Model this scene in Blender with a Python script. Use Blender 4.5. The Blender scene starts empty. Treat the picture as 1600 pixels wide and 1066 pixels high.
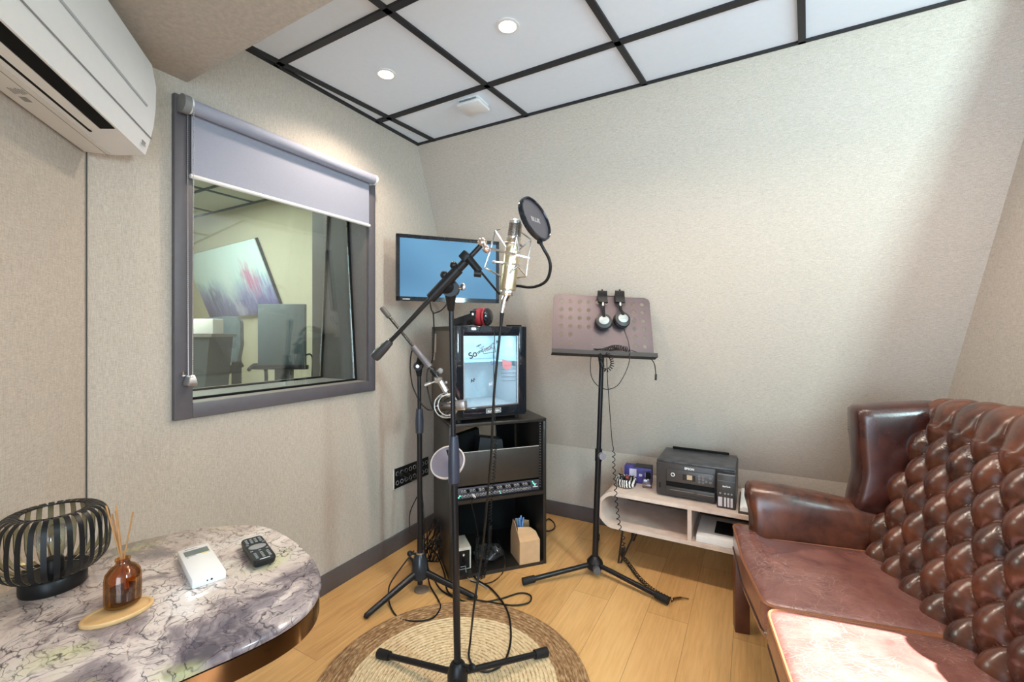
import bpy, bmesh, math, random
from mathutils import Vector, Matrix
random.seed(7)
C = bpy.context.scene.collection
SC = bpy.context.scene
PI = math.pi
V = Vector

# ------------------------------------------------------------------ camera
EYE = V((0, 0, 1.30)); YAW = math.radians(28.85); FOC = 688.0
FWD = V((-math.sin(YAW), math.cos(YAW), 0)); RGT = V((math.cos(YAW), math.sin(YAW), 0)); UP = V((0, 0, 1))
cd = bpy.data.cameras.new('camera'); cam = bpy.data.objects.new('camera', cd); C.objects.link(cam)
cam.location = EYE; cam.rotation_euler = (PI / 2, 0, YAW)
cd.sensor_width = 36; cd.lens = 36 * FOC / 1600; cd.shift_y = (520 - 533) / 1600 * -1 * -1; cd.clip_start = 0.02
SC.camera = cam

# ------------------------------------------------------------------ light and exposure
SC.view_settings.view_transform = 'Standard'; SC.view_settings.look = 'None'
SC.view_settings.gamma = 1; SC.view_settings.use_curve_mapping = False
SC.view_settings.exposure = 0.18
w = bpy.data.worlds.new('world'); SC.world = w; w.use_nodes = True
w.node_tree.nodes['Background'].inputs[0].default_value = (0.72, 0.87, 1.0, 1)
w.node_tree.nodes['Background'].inputs[1].default_value = 1.5

def light(name, kind, loc, target, power, color, **kw):
    l = bpy.data.lights.new(name, kind); o = bpy.data.objects.new(name, l); C.objects.link(o)
    o.location = loc; l.energy = power; l.color = color
    o.rotation_euler = (V(target) - V(loc)).to_track_quat('-Z', 'Y').to_euler()
    for k, v in kw.items(): setattr(l, k, v)
    return o
# added fill lamp, daylight toned, at the open rear behind the camera
light('rear_fill', 'AREA', (0.75, -1.75, 1.25), (-0.4, 2.4, 1.75), 80, (0.64, 0.82, 1.0), shape='RECTANGLE', size=2.2, size_y=2.1)
# daylight through the window above the sofa
light('daylight_side', 'AREA', (1.78, 0.60, 1.95), (0.3, 2.6, 1.7), 48, (0.66, 0.96, 1.0), shape='RECTANGLE', size=0.22, size_y=0.7)
light('sun', 'SUN', (3, 0, 4), (3 - 0.52, 0.0 - 0.06, 4 - 0.85), 40.0, (0.90, 0.96, 1.0), angle=0.012)
DOWN = [(-1.495, 1.504), (-0.845, 1.498), (-0.19, 1.49), (0.45, 1.48)]
for i, (x, y) in enumerate(DOWN):
    light('downlight_beam', 'SPOT', (x, y, 2.475), (x, y, 0), 29, (1.0, 0.83, 0.67), spot_size=2.5, spot_blend=0.6, shadow_soft_size=0.04)
# ceiling panel lights of the control room beyond the glass
light('control_room_light', 'AREA', (-3.9, 1.2, 2.46), (-3.9, 1.2, 0), 100, (1.0, 0.98, 0.84), shape='RECTANGLE', size=1.2, size_y=1.2)

# ------------------------------------------------------------------ helpers
def at(x, y, d):            # a point of the place: pixel of the frame and distance in front of the lens
    return EYE + (FWD + RGT * ((x - 800) / FOC) + UP * ((520 - y) / FOC)) * d
def on_z(x, y, z):
    r = FWD + RGT * ((x - 800) / FOC) + UP * ((520 - y) / FOC)
    return EYE + r * ((z - EYE.z) / r.z)
def sm(pts, n=8, closed=False):
    P = [V(p) for p in pts]; out = []; N = len(P)
    g = (lambda i: P[i % N]) if closed else (lambda i: P[max(0, min(N - 1, i))])
    for i in range(N if closed else N - 1):
        a, b, c, d = g(i - 1), g(i), g(i + 1), g(i + 2)
        for k in range(n):
            t = k / n
            out.append(0.5 * ((2 * b) + (c - a) * t + (2 * a - 5 * b + 4 * c - d) * t * t + (3 * b - a - 3 * c + d) * t ** 3))
    if not closed: out.append(P[-1])
    return out
def resample(pts, n):
    L = [0]
    for a, b in zip(pts, pts[1:]): L.append(L[-1] + (b - a).length)
    out = []; j = 0
    for k in range(n):
        s = L[-1] * k / (n - 1)
        while j < len(L) - 2 and L[j + 1] < s: j += 1
        t = (s - L[j]) / max(1e-9, L[j + 1] - L[j]); out.append(pts[j].lerp(pts[j + 1], min(1, max(0, t))))
    return out
def frames(pts):
    T = []
    for i in range(len(pts)):
        T.append((pts[min(len(pts) - 1, i + 1)] - pts[max(0, i - 1)]).normalized())
    n = T[0].orthogonal().normalized(); out = []
    for t in T:
        n = (n - t * n.dot(t)); n = n.normalized() if n.length > 1e-6 else t.orthogonal().normalized()
        out.append((t, n, t.cross(n)))
    return out
def coil(pts, R, turns, per=10, flat=None):
    P = resample(pts, int(turns * per)); F = frames(P); out = []
    for i, (p, (t, n, b)) in enumerate(zip(P, F)):
        a = 2 * PI * i / per; q = p + (n * math.cos(a) + b * math.sin(a)) * R
        if flat is not None: q.z = max(q.z, flat)
        out.append(q)
    return out

class MB:
    def __init__(s): s.bm = bmesh.new()
    def _xf(s, vs, M):
        if M is not None: bmesh.ops.transform(s.bm, matrix=M, verts=vs)
    def box(s, c, d, rot=None, bev=0, seg=2, M=None):
        r = bmesh.ops.create_cube(s.bm, size=1); vs = r['verts']
        X = Matrix.Translation(V(c)) @ (rot.to_4x4() if rot else Matrix.Identity(4)) @ Matrix.Diagonal((d[0], d[1], d[2], 1))
        bmesh.ops.transform(s.bm, matrix=X, verts=vs)
        if bev:
            es = list({e for v in vs for e in v.link_edges})
            b = bmesh.ops.bevel(s.bm, geom=es, offset=bev, segments=seg, affect='EDGES', profile=0.5)
            vs = list({v for f in b['faces'] for v in f.verts} | {v for v in vs if v.is_valid})
        s._xf(vs, M); return s
    def cyl(s, p0, p1, r, r2=None, n=16):
        p0, p1 = V(p0), V(p1); d = p1 - p0
        M = Matrix.Translation((p0 + p1) / 2) @ d.to_track_quat('Z', 'Y').to_matrix().to_4x4()
        bmesh.ops.create_cone(s.bm, cap_ends=True, cap_tris=False, segments=n, radius1=r, radius2=r if r2 is None else r2, depth=d.length, matrix=M)
        return s
    def tube(s, pts, r, n=8, closed=False):
        pts = [V(p) for p in pts]; rings = []
        if closed: F = frames([pts[-1]] + pts + [pts[0]])[1:-1]
        else: F = frames(pts)
        for i, (p, (t, a, b)) in enumerate(zip(pts, F)):
            rr = r(i / (len(pts) - 1)) if callable(r) else r
            rings.append([p + (a * math.cos(2 * PI * k / n) + b * math.sin(2 * PI * k / n)) * rr for k in range(n)])
        return s.loft(rings, cap=not closed, loop=closed)
    def loft(s, rings, cap=True, loop=False, open_u=False):
        VS = [[s.bm.verts.new(p) for p in r] for r in rings]; n = len(VS[0]); m = len(VS)
        for i in range(m if loop else m - 1):
            A, B = VS[i], VS[(i + 1) % m]
            for k in range(n - 1 if open_u else n):
                try: s.bm.faces.new((A[k], A[(k + 1) % n], B[(k + 1) % n], B[k]))
                except ValueError: pass
        if cap and not loop:
            for r, rev in ((VS[0], True), (VS[-1], False)):
                try: s.bm.faces.new(list(reversed(r)) if rev else r)
                except ValueError: pass
        return s
    def lathe(s, prof, c=(0, 0, 0), n=32, M=None, cap=True):
        c = V(c); X = M or Matrix.Identity(4)
        return s.loft([[c + (X @ V((max(r, 1e-5) * math.cos(2 * PI * k / n), max(r, 1e-5) * math.sin(2 * PI * k / n), z))) for k in range(n)] for r, z in prof], cap=cap)
    def sph(s, c, r, n=12, sc=(1, 1, 1), rot=None):
        M = Matrix.Translation(V(c)) @ (rot.to_4x4() if rot else Matrix.Identity(4)) @ Matrix.Diagonal((sc[0], sc[1], sc[2], 1))
        bmesh.ops.create_uvsphere(s.bm, u_segments=n, v_segments=max(6, n * 2 // 3), radius=r, matrix=M); return s
    def prism(s, poly, z0, z1, M=None):
        X = M or Matrix.Identity(4)
        return s.loft([[X @ V((p[0], p[1], z)) for p in poly] for z in (z0, z1)])
    def torus(s, c, axis, R, r, n=40, m=8):
        q = V(axis).to_track_quat('Z', 'Y')
        return s.tube([V(c) + q @ V((R * math.cos(2 * PI * k / n), R * math.sin(2 * PI * k / n), 0)) for k in range(n)], r, m, closed=True)

ROOT = {}
def thing(name, label, cat, loc=(0, 0, 0), rz=0, group=None):
    o = bpy.data.objects.new(name, None); C.objects.link(o); o.empty_display_size = 0.05
    o.location = loc; o.rotation_euler = (0, 0, rz); o['label'] = label; o['category'] = cat
    if group: o['group'] = group
    ROOT[o.name] = Matrix.Translation(V(loc)) @ Matrix.Rotation(rz, 4, 'Z'); return o
def build(name, mb, mat, parent=None, local=False, ang=38, label=None, smooth=True):
    bm = mb.bm; me = bpy.data.meshes.new(name); o = bpy.data.objects.new(name, me); C.objects.link(o)
    if parent is not None:
        X = ROOT[parent.name]; ROOT[o.name] = X; o.parent = parent
        if not local: bm.transform(X.inverted())
    bmesh.ops.recalc_face_normals(bm, faces=bm.faces)
    bm.to_mesh(me); bm.free(); me.materials.append(mat)
    if smooth:
        me.shade_smooth(); me.set_sharp_from_angle(angle=math.radians(ang))
    if label: o['label'] = label
    if parent is None:        # one-mesh thing: put its origin at its base
        if len(me.vertices):
            xs = [v.co for v in me.vertices]
            b = V((sum(v.x for v in xs) / len(xs), sum(v.y for v in xs) / len(xs), min(v.z for v in xs)))
            me.transform(Matrix.Translation(-b)); o.location = b
            ROOT[o.name] = Matrix.Translation(b)
    return o
def single(name, mb, mat, label, cat, group=None, **kw):
    o = build(name, mb, mat, None, **kw); o['label'] = label; o['category'] = cat
    if group: o['group'] = group
    return o
def struct(name, mb, mat, parent=None, **kw):
    o = build(name, mb, mat, parent, **kw)
    if parent is None: o['kind'] = 'structure'
    return o
def text(name, body, size, mat, parent, M, ext=0.0006, align='CENTER', label=None):
    cu = bpy.data.curves.new(name, 'FONT'); cu.body = body; cu.size = size; cu.extrude = ext; cu.offset = size * 0.028; cu.align_x = align; cu.align_y = 'CENTER'
    tmp = bpy.data.objects.new(name, cu); C.objects.link(tmp)
    me = bpy.data.meshes.new_from_object(tmp); bpy.data.objects.remove(tmp); bpy.data.curves.remove(cu)
    me.transform(M); me.name = name; me.materials.clear(); me.materials.append(mat)
    o = bpy.data.objects.new(name, me); C.objects.link(o); o.parent = parent; ROOT[o.name] = ROOT[parent.name]
    if label: o['label'] = label
    return o
def basis(x, y, o=(0, 0, 0)):
    x = V(x).normalized(); y = V(y); z = x.cross(y).normalized(); y = z.cross(x)
    M = Matrix((x, y, z)).transposed().to_4x4(); M.translation = V(o); return M

# ------------------------------------------------------------------ materials
def nt(name):
    m = bpy.data.materials.new(name); m.use_nodes = True; t = m.node_tree
    return m, t, t.nodes['Principled BSDF']
def nd(t, kind, **kw):
    n = t.nodes.new(kind)
    for k, v in kw.items():
        if k in n.inputs.keys(): n.inputs[k].default_value = v
        else: setattr(n, k, v)
    return n
def ramp(t, fac, stops):
    r = t.nodes.new('ShaderNodeValToRGB'); el = r.color_ramp.elements
    while len(el) < len(stops): el.new(0.5)
    for e, (p, c) in zip(el, stops): e.position = p; e.color = (c[0], c[1], c[2], 1)
    t.links.new(fac, r.inputs[0]); return r.outputs[0]
def objco(t, sc=(1, 1, 1), rot=(0, 0, 0)):
    a = t.nodes.new('ShaderNodeTexCoord'); m = t.nodes.new('ShaderNodeMapping')
    m.inputs['Scale'].default_value = sc; m.inputs['Rotation'].default_value = rot
    t.links.new(a.outputs['Object'], m.inputs[0]); return m.outputs[0]
def noise(t, co, scale, detail=3, rough=0.5, dist=0):
    n = nd(t, 'ShaderNodeTexNoise', Scale=scale, Detail=detail, Roughness=rough, Distortion=dist); t.links.new(co, n.inputs['Vector']); return n.outputs['Fac']
def bump(t, b, h, strength, dist=0.01):
    n = nd(t, 'ShaderNodeBump', Strength=strength, Distance=dist); t.links.new(h, n.inputs['Height']); t.links.new(n.outputs[0], b.inputs['Normal'])
def pm(name, col, rough=0.5, metal=0.0, var=0.06, nscale=40, bmp=0.0, **kw):
    m, t, b = nt(name); b.inputs['Roughness'].default_value = rough; b.inputs['Metallic'].default_value = metal
    co = objco(t); f = noise(t, co, nscale)
    lo = [c * (1 - var) for c in col]; hi = [min(1, c * (1 + var)) for c in col]
    t.links.new(ramp(t, f, [(0.3, lo), (0.7, hi)]), b.inputs['Base Color'])
    if bmp: bump(t, b, f, bmp, 0.002)
    for k, v in kw.items(): b.inputs[k.replace('_', ' ')].default_value = v
    return m
def emis(name, col, s):
    m, t, b = nt(name); b.inputs['Base Color'].default_value = (*col, 1); b.inputs['Emission Color'].default_value = (*col, 1); b.inputs['Emission Strength'].default_value = s
    return m
def fabric(name, c0, c1, rot=(0, 0, 0)):
    m, t, b = nt(name); b.inputs['Roughness'].default_value = 0.9
    n1 = noise(t, objco(t, (1, 1, 9), rot), 58, 4, 0.65); n2 = noise(t, objco(t, (9, 9, 1), rot), 58, 4, 0.65)
    a = nd(t, 'ShaderNodeMath', operation='ADD'); t.links.new(n1, a.inputs[0]); t.links.new(n2, a.inputs[1])
    h = nd(t, 'ShaderNodeMath', operation='MULTIPLY'); h.inputs[1].default_value = 0.5; t.links.new(a.outputs[0], h.inputs[0])
    t.links.new(ramp(t, h.outputs[0], [(0.38, c0), (0.62, c1)]), b.inputs['Base Color']); bump(t, b, h.outputs[0], 0.25, 0.003)
    return m
def glass(name, tint=(0.93, 0.97, 0.97), refl=0.08, rough=0.0):
    m = bpy.data.materials.new(name); m.use_nodes = True; t = m.node_tree; t.nodes.clear()
    o = t.nodes.new('ShaderNodeOutputMaterial'); mx = t.nodes.new('ShaderNodeMixShader')
    tr = t.nodes.new('ShaderNodeBsdfTransparent'); tr.inputs[0].default_value = (*tint, 1)
    gl = t.nodes.new('ShaderNodeBsdfGlossy'); gl.inputs['Roughness'].default_value = rough
    fr = t.nodes.new('ShaderNodeLayerWeight'); fr.inputs[0].default_value = 0.25
    mr = nd(t, 'ShaderNodeMapRange'); mr.inputs['To Min'].default_value = refl; mr.inputs['To Max'].default_value = 0.6
    t.links.new(fr.outputs['Fresnel'], mr.inputs[0]); t.links.new(mr.outputs[0], mx.inputs[0]); t.links.new(tr.outputs[0], mx.inputs[1]); t.links.new(gl.outputs[0], mx.inputs[2]); t.links.new(mx.outputs[0], o.inputs[0])
    return m
K = {}
K['wall'] = fabric('linen_wall_fabric', (0.395, 0.347, 0.295), (0.585, 0.525, 0.46))
K['soffit'] = fabric('linen_soffit_fabric', (0.40, 0.36, 0.31), (0.54, 0.49, 0.43))
K['tile'] = pm('white_ceiling_tile', (0.78, 0.86, 0.96), 0.85, var=0.01)
K['black'] = pm('black_metal', (0.008, 0.008, 0.010), 0.30, 0.0, Specular_IOR_Level=0.35)
K['satin'] = pm('satin_black', (0.009, 0.009, 0.010), 0.38, Specular_IOR_Level=0.3)
K['matt'] = pm('matt_black', (0.006, 0.006, 0.006), 0.8, Specular_IOR_Level=0.15)
K['rubber'] = pm('black_rubber', (0.012, 0.011, 0.011), 0.6, Specular_IOR_Level=0.3)
K['cable'] = pm('black_cable', (0.007, 0.007, 0.007), 0.4, Specular_IOR_Level=0.3)
K['cablegrey'] = pm('grey_cable', (0.45, 0.44, 0.43), 0.5)
K['chrome'] = pm('chrome', (0.80, 0.80, 0.80), 0.14, 1.0, var=0.02)
K['nickel'] = pm('nickel', (0.72, 0.71, 0.70), 0.28, 1.0, var=0.04)
K['champagne'] = pm('champagne_metal', (0.70, 0.60, 0.42), 0.32, 1.0, var=0.02)
K['frame'] = pm('grey_window_paint', (0.105, 0.098, 0.112), 0.45, var=0.04)
K['skirting'] = pm('dark_grey_skirting', (0.10, 0.085, 0.085), 0.5, var=0.05)
K['white'] = pm('white_plastic', (0.80, 0.81, 0.82), 0.35, var=0.01)
K['acunder'] = pm('white_plastic_underside', (0.76, 0.75, 0.73), 0.45, var=0.01)
K['grey'] = pm('grey_plastic', (0.25, 0.25, 0.26), 0.5)
K['lilac'] = pm('lilac_grey_blind', (0.30, 0.31, 0.38), 0.75, var=0.03, nscale=200)
K['paper'] = pm('white_paper', (0.85, 0.84, 0.82), 0.8, var=0.02)
K['card'] = pm('brown_cardboard', (0.56, 0.35, 0.19), 0.85, var=0.05, nscale=25)
K['cream'] = pm('cream_enamel', (0.62, 0.58, 0.48), 0.4)
K['glass'] = glass('window_glass')
K['clear'] = glass('clear_glass', (0.96, 0.96, 0.96), 0.06)
K['red'] = pm('red_pad', (0.27, 0.018, 0.028), 0.5)
K['screen'] = pm('display_glass', (0.010, 0.016, 0.024), 0.08)
K['green'] = emis('green_lamp', (0.1, 1.0, 0.55), 2.0)
K['ink'] = pm('ink_window', (0.55, 0.50, 0.52), 0.3)
K['label'] = pm('printed_white', (0.8, 0.8, 0.8), 0.5)
K['darklabel'] = pm('printed_dark', (0.03, 0.03, 0.03), 0.5)
K['amber'] = None
# ------------------------------------------------------------------ floor, walls, ceiling
def mat_floor():
    m, t, b = nt('oak_planks')
    a = t.nodes.new('ShaderNodeTexCoord'); mp = nd(t, 'ShaderNodeMapping'); mp.inputs['Rotation'].default_value = (0, 0, PI / 2)
    t.links.new(a.outputs['Object'], mp.inputs[0])
    br = nd(t, 'ShaderNodeTexBrick', offset=0.37)
    br.inputs['Scale'].default_value = 1; br.inputs['Brick Width'].default_value = 1.5; br.inputs['Row Height'].default_value = 0.18
    br.inputs['Mortar Size'].default_value = 0.0014; br.inputs['Mortar Smooth'].default_value = 0.2; br.inputs['Bias'].default_value = 0
    br.inputs['Color1'].default_value = (0.0, 0.0, 0.0, 1); br.inputs['Color2'].default_value = (1, 1, 1, 1); br.inputs['Mortar'].default_value = (0.5, 0.5, 0.5, 1)
    t.links.new(mp.outputs[0], br.inputs[0])
    g = noise(t, objco(t, (26, 1.6, 1)), 3.2, 6, 0.62, 0.6); g2 = noise(t, objco(t, (2.2, 0.8, 1)), 2.2, 4, 0.6)
    s = nd(t, 'ShaderNodeMath', operation='MULTIPLY_ADD'); s.inputs[1].default_value = 0.35; t.links.new(br.outputs['Color'], s.inputs[0]); t.links.new(g, s.inputs[2])
    s2 = nd(t, 'ShaderNodeMath', operation='MULTIPLY_ADD'); s2.inputs[1].default_value = 0.7; t.links.new(g2, s2.inputs[0]); t.links.new(s.outputs[0], s2.inputs[2])
    sc = nd(t, 'ShaderNodeMath', operation='MULTIPLY'); sc.inputs[1].default_value = 0.5; t.links.new(s2.outputs[0], sc.inputs[0])
    col = ramp(t, sc.outputs[0], [(0.22, (0.36, 0.17, 0.05)), (0.42, (0.60, 0.33, 0.12)), (0.60, (0.74, 0.44, 0.175)), (0.8, (0.80, 0.53, 0.24))])
    mx = nd(t, 'ShaderNodeMix', data_type='RGBA'); t.links.new(br.outputs['Fac'], mx.inputs[0]); t.links.new(col, mx.inputs[6]); mx.inputs[7].default_value = (0.42, 0.23, 0.09, 1)
    t.links.new(mx.outputs[2], b.inputs['Base Color']); b.inputs['Roughness'].default_value = 0.42
    bump(t, b, g, 0.12, 0.002); return m
ZC = 2.50; XW = -1.88
PT, PB, ZB, YB = 2.163, 2.91, 0.50, 2.91         # leaning back panel: top edge, bottom edge, height of its bottom edge
ACD = V((0.777, -0.63, 0)); ACN = V((0.63, 0.777, 0)); ACO = V((XW, 0.577, 0))
RW0 = V((0.72, 2.91, 0)); RWD = V((0.26, -0.966, 0)); RWN = V((-0.966, -0.26, 0))
def rw(y): return RW0.x + RWD.x * (RW0.y - y) / 0.966
struct('floor', MB().box((0.1, 0.6, -0.05), (4.4, 5.0, 0.1)), mat_floor())
struct('ceiling', MB().prism([(-2.1, -1.9), (rw(-1.9) + 0.12, -1.9), (rw(3.05) + 0.12, 3.05), (-2.1, 3.05)], ZC, ZC + 0.1), K['tile'])
# black ceiling grid
g = MB()
def strip(a, b, w, z=ZC - 0.004, h=0.012):
    a = V((a[0], a[1], z)); b = V((b[0], b[1], z)); d = b - a
    g.box((a + b) / 2, (d.length, w, h), Matrix.Rotation(math.atan2(d.y, d.x), 3, 'Z'))
for x0, y0, x1, y1 in ((-1.88, 0.80, -1.745, 2.17), (-1.238, 0.72, -1.098, 2.17), (-0.583, 0.72, -0.463, 2.17), (0.043, 0.72, 0.172, 2.17), (0.70, 0.72, 0.80, 2.17)):
    strip((x0, y0), (x1, y1), 0.026)
for y0, y1 in ((1.214, 1.18), (1.815, 1.78)):
    strip((-1.875, y0), (1.05, y1), 0.030)
strip((-1.872, 0.86), (-1.872, 2.17), 0.022); strip((-1.88, 2.158), (0.95, 2.158), 0.014)
struct('trim_1', g, pm('black_ceiling_grid', (0.010, 0.010, 0.013), 0.5))
# lowered ceiling over the near part of the room
struct('trim_2', MB().prism([(XW - 0.02, 0.866), (XW - 0.02, 0.50), (-1.2, -0.10), (-0.62, -0.5), (-0.62, -1.9), (rw(-1.9) + 0.05, -1.9), (rw(0.815) + 0.05, 0.815)], 2.247, 2.499), K['soffit'])
# window wall, with the opening cut through its thickness
WY0, WY1, WZ0, WZ1, WX = 0.87, 1.75, 1.03, 2.14, -2.33
mb = MB()
mb.box(((XW + WX) / 2, -0.165, 1.25), (XW - WX, 2 * (WY0 + 0.165), 2.6)).box(((XW + WX) / 2, (WY1 + 3.0) / 2, 1.25), (XW - WX, 3.0 - WY1, 2.6))
mb.box(((XW + WX) / 2, (WY0 + WY1) / 2, (WZ0 - 0.05) / 2), (XW - WX, WY1 - WY0, WZ0 + 0.05)).box(((XW + WX) / 2, (WY0 + WY1) / 2, (WZ1 + 2.55) / 2), (XW - WX, WY1 - WY0, 2.55 - WZ1))
struct('wall_left', mb, K['wall'])
# slanted corner wall that carries the air conditioner
mb = MB(); L = 1.62; q = [ACO, ACO + ACD * L, ACO + ACD * L - ACN * 0.1, ACO - ACN * 0.1 + V((-0.04, 0, 0))]
mb.prism([(p.x, p.y) for p in q], 0, 2.5); struct('wall_corner', mb, fabric('linen_wall_fabric_corner', (0.395, 0.347, 0.295), (0.585, 0.525, 0.46), (0, 0, math.radians(39))))
e = ACO + ACD * L
struct('wall_rear', MB().box((e.x - 0.05, (e.y - 1.8) / 2, 1.25), (0.1, 1.8 + e.y, 2.5)), K['wall'])
struct('trim_3', MB().cyl(ACO + ACN * 0.002 + V((0.003, 0, 0.0)), ACO + ACN * 0.002 + V((0.003, 0, 2.247)), 0.0018, n=6), pm('dark_panel_joint', (0.06, 0.06, 0.06), 0.8))
# back wall: upright strip below, panel leaning into the room above
struct('wall_back', MB().box((-0.55, YB + 0.05, 0.27), (2.7, 0.1, 0.55)), K['wall'])
mb = MB(); mb.loft([[V((x, PT, ZC)), V((x, PB, ZB)), V((x, PB + 0.12, ZB)), V((x, PT + 0.12, ZC))] for x in (XW, 1.1)])
struct('wall_panel', mb, K['wall'])
# right wall with the window above the sofa
RT = 0.12
def rwp(y, off, z): return V((rw(y) - RWN.x * off, y - RWN.y * off, z))
wy0, wy1, wz0, wz1 = 0.25, 1.72, 1.18, 2.44
mb = MB()
def rbox(ya, yb, za, zb):
    q = [rwp(ya, 0, 0), rwp(yb, 0, 0), rwp(yb, RT, 0), rwp(ya, RT, 0)]
    mb.prism([(p.x, p.y) for p in q], za, zb)
rbox(-1.9, wy0, 0, 2.5); rbox(wy1, 3.02, 0, 2.5); rbox(wy0, wy1, 0, wz0); rbox(wy0, wy1, wz1, 2.5)
struct('wall_right', mb, K['wall'])
mb = MB()
for ya, yb, za, zb in ((wy0, wy0 + 0.05, wz0, wz1), (wy1 - 0.05, wy1, wz0, wz1), (wy0, wy1, wz0, wz0 + 0.05), (wy0, wy1, wz1 - 0.02, wz1)):
    q = [rwp(ya, 0.07, 0), rwp(yb, 0.07, 0), rwp(yb, 0.11, 0), rwp(ya, 0.11, 0)]; mb.prism([(p.x, p.y) for p in q], za, zb)
w2 = struct('window_2', mb, K['white'])
# skirting boards
struct('baseboard_left', MB().box((XW + 0.008, 1.72, 0.048), (0.016, 2.36, 0.096), bev=0.003), K['skirting'])
struct('baseboard_back', MB().box((-0.58, YB - 0.008, 0.048), (2.58, 0.016, 0.096), bev=0.003), K['skirting'])

# ------------------------------------------------------------------ the studio window and what lies beyond it
mb = MB(); X0 = XW + 0.022
fr = MB().box((XW + 0.010, (0.815 + 0.876) / 2, 1.5785), (0.022, 0.061, 1.205), bev=0.003)
win = struct('window_1', fr, K['frame'])
for nm, c, d in (('jamb', (XW + 0.010, 1.769, 1.5785), (0.022, 0.044, 1.205)), ('bottom_rail', (XW + 0.010, 1.3115, 1.005), (0.020, 0.871, 0.058)), ('top_rail', (XW + 0.010, 1.3115, 2.157), (0.020, 0.871, 0.048))):
    struct(nm, MB().box(c, d, bev=0.003), K['frame'], win)
rm = MB()
for y, s in ((WY0 + 0.004, 1), (WY1 - 0.004, -1)): rm.box(((XW + WX) / 2, y, (WZ0 + WZ1) / 2), (XW - WX, 0.012, WZ1 - WZ0))
rm.box(((XW + WX) / 2, (WY0 + WY1) / 2, WZ1 - 0.004), (XW - WX, WY1 - WY0, 0.012))
struct('reveal_lining', rm, pm('brown_grey_reveal', (0.115, 0.10, 0.098), 0.5), win)
struct('sill', MB().box(((XW + WX) / 2 - 0.01, (WY0 + WY1) / 2, WZ0 - 0.002), (XW - WX + 0.02, WY1 - WY0, 0.012)), pm('grey_sill', (0.22, 0.21, 0.20), 0.5), win)
def pane(name, xb, xt, parent):
    y0, y1 = WY0 + 0.012, WY1 - 0.012; t = 0.006
    q = lambda x, z: [V((x - t, y0, z)), V((x + t, y0, z)), V((x + t, y1, z)), V((x - t, y1, z))]
    struct(name, MB().loft([q(xb, WZ0 + 0.006), q(xt, WZ1 - 0.012)]), K['glass'], parent, smooth=False)
    s = MB()
    for y in (y0, y1): s.cyl((xb + 0.011, y, WZ0 + 0.006), (xt + 0.011, y, WZ1 - 0.012), 0.007, n=6)
    s.cyl((xb + 0.011, y0, WZ0 + 0.008), (xb + 0.011, y1, WZ0 + 0.008), 0.006, n=6)
    struct('seal', s, K['matt'], parent)
pane('glass_pane', -1.965, -2.045, win); pane('glass_pane', -2.255, -2.185, win)
struct('cleat', MB().cyl((XW + 0.02, 0.836, 1.148), (XW + 0.040, 0.836, 1.148), 0.007, 0.009, n=14), K['chrome'], win)
# control room shell
CW = pm('pale_plaster', (0.60, 0.58, 0.45), 0.9, var=0.02)
struct('wall_beyond', MB().loft([[V((x, 2.41, 2.5)), V((x, 3.16, 0.5)), V((x, 3.16, 0)), V((x, 3.3, 0)), V((x, 3.3, 0.5)), V((x, 2.55, 2.5))] for x in (-6.4, -2.32)]), CW)
struct('wall_beyond_left', MB().box((-6.45, 1.15, 1.25), (0.1, 4.3, 2.5)), CW)
struct('wall_beyond_near', MB().box((-4.4, -0.95, 1.25), (4.14, 0.1, 2.5)), CW)
struct('floor_beyond', MB().box((-4.4, 1.15, -0.05), (4.14, 4.3, 0.1)), pm('brown_floor', (0.25, 0.17, 0.10), 0.5))
struct('ceiling_beyond', MB().box((-4.4, 1.15, 2.55), (4.14, 4.3, 0.1)), pm('pale_ceiling', (0.72, 0.74, 0.68), 0.9, var=0.01))
g = MB()
for x in (-3.42, -4.02, -4.70, -5.3, -5.9): strip((x, -0.9), (x, 2.41), 0.024)
for y in (0.2, 0.79, 1.385, 1.98, 2.40): strip((-6.4, y), (-2.4, y), 0.024)
struct('trim_4', g, pm('dark_grid', (0.07, 0.09, 0.09), 0.6))

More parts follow.
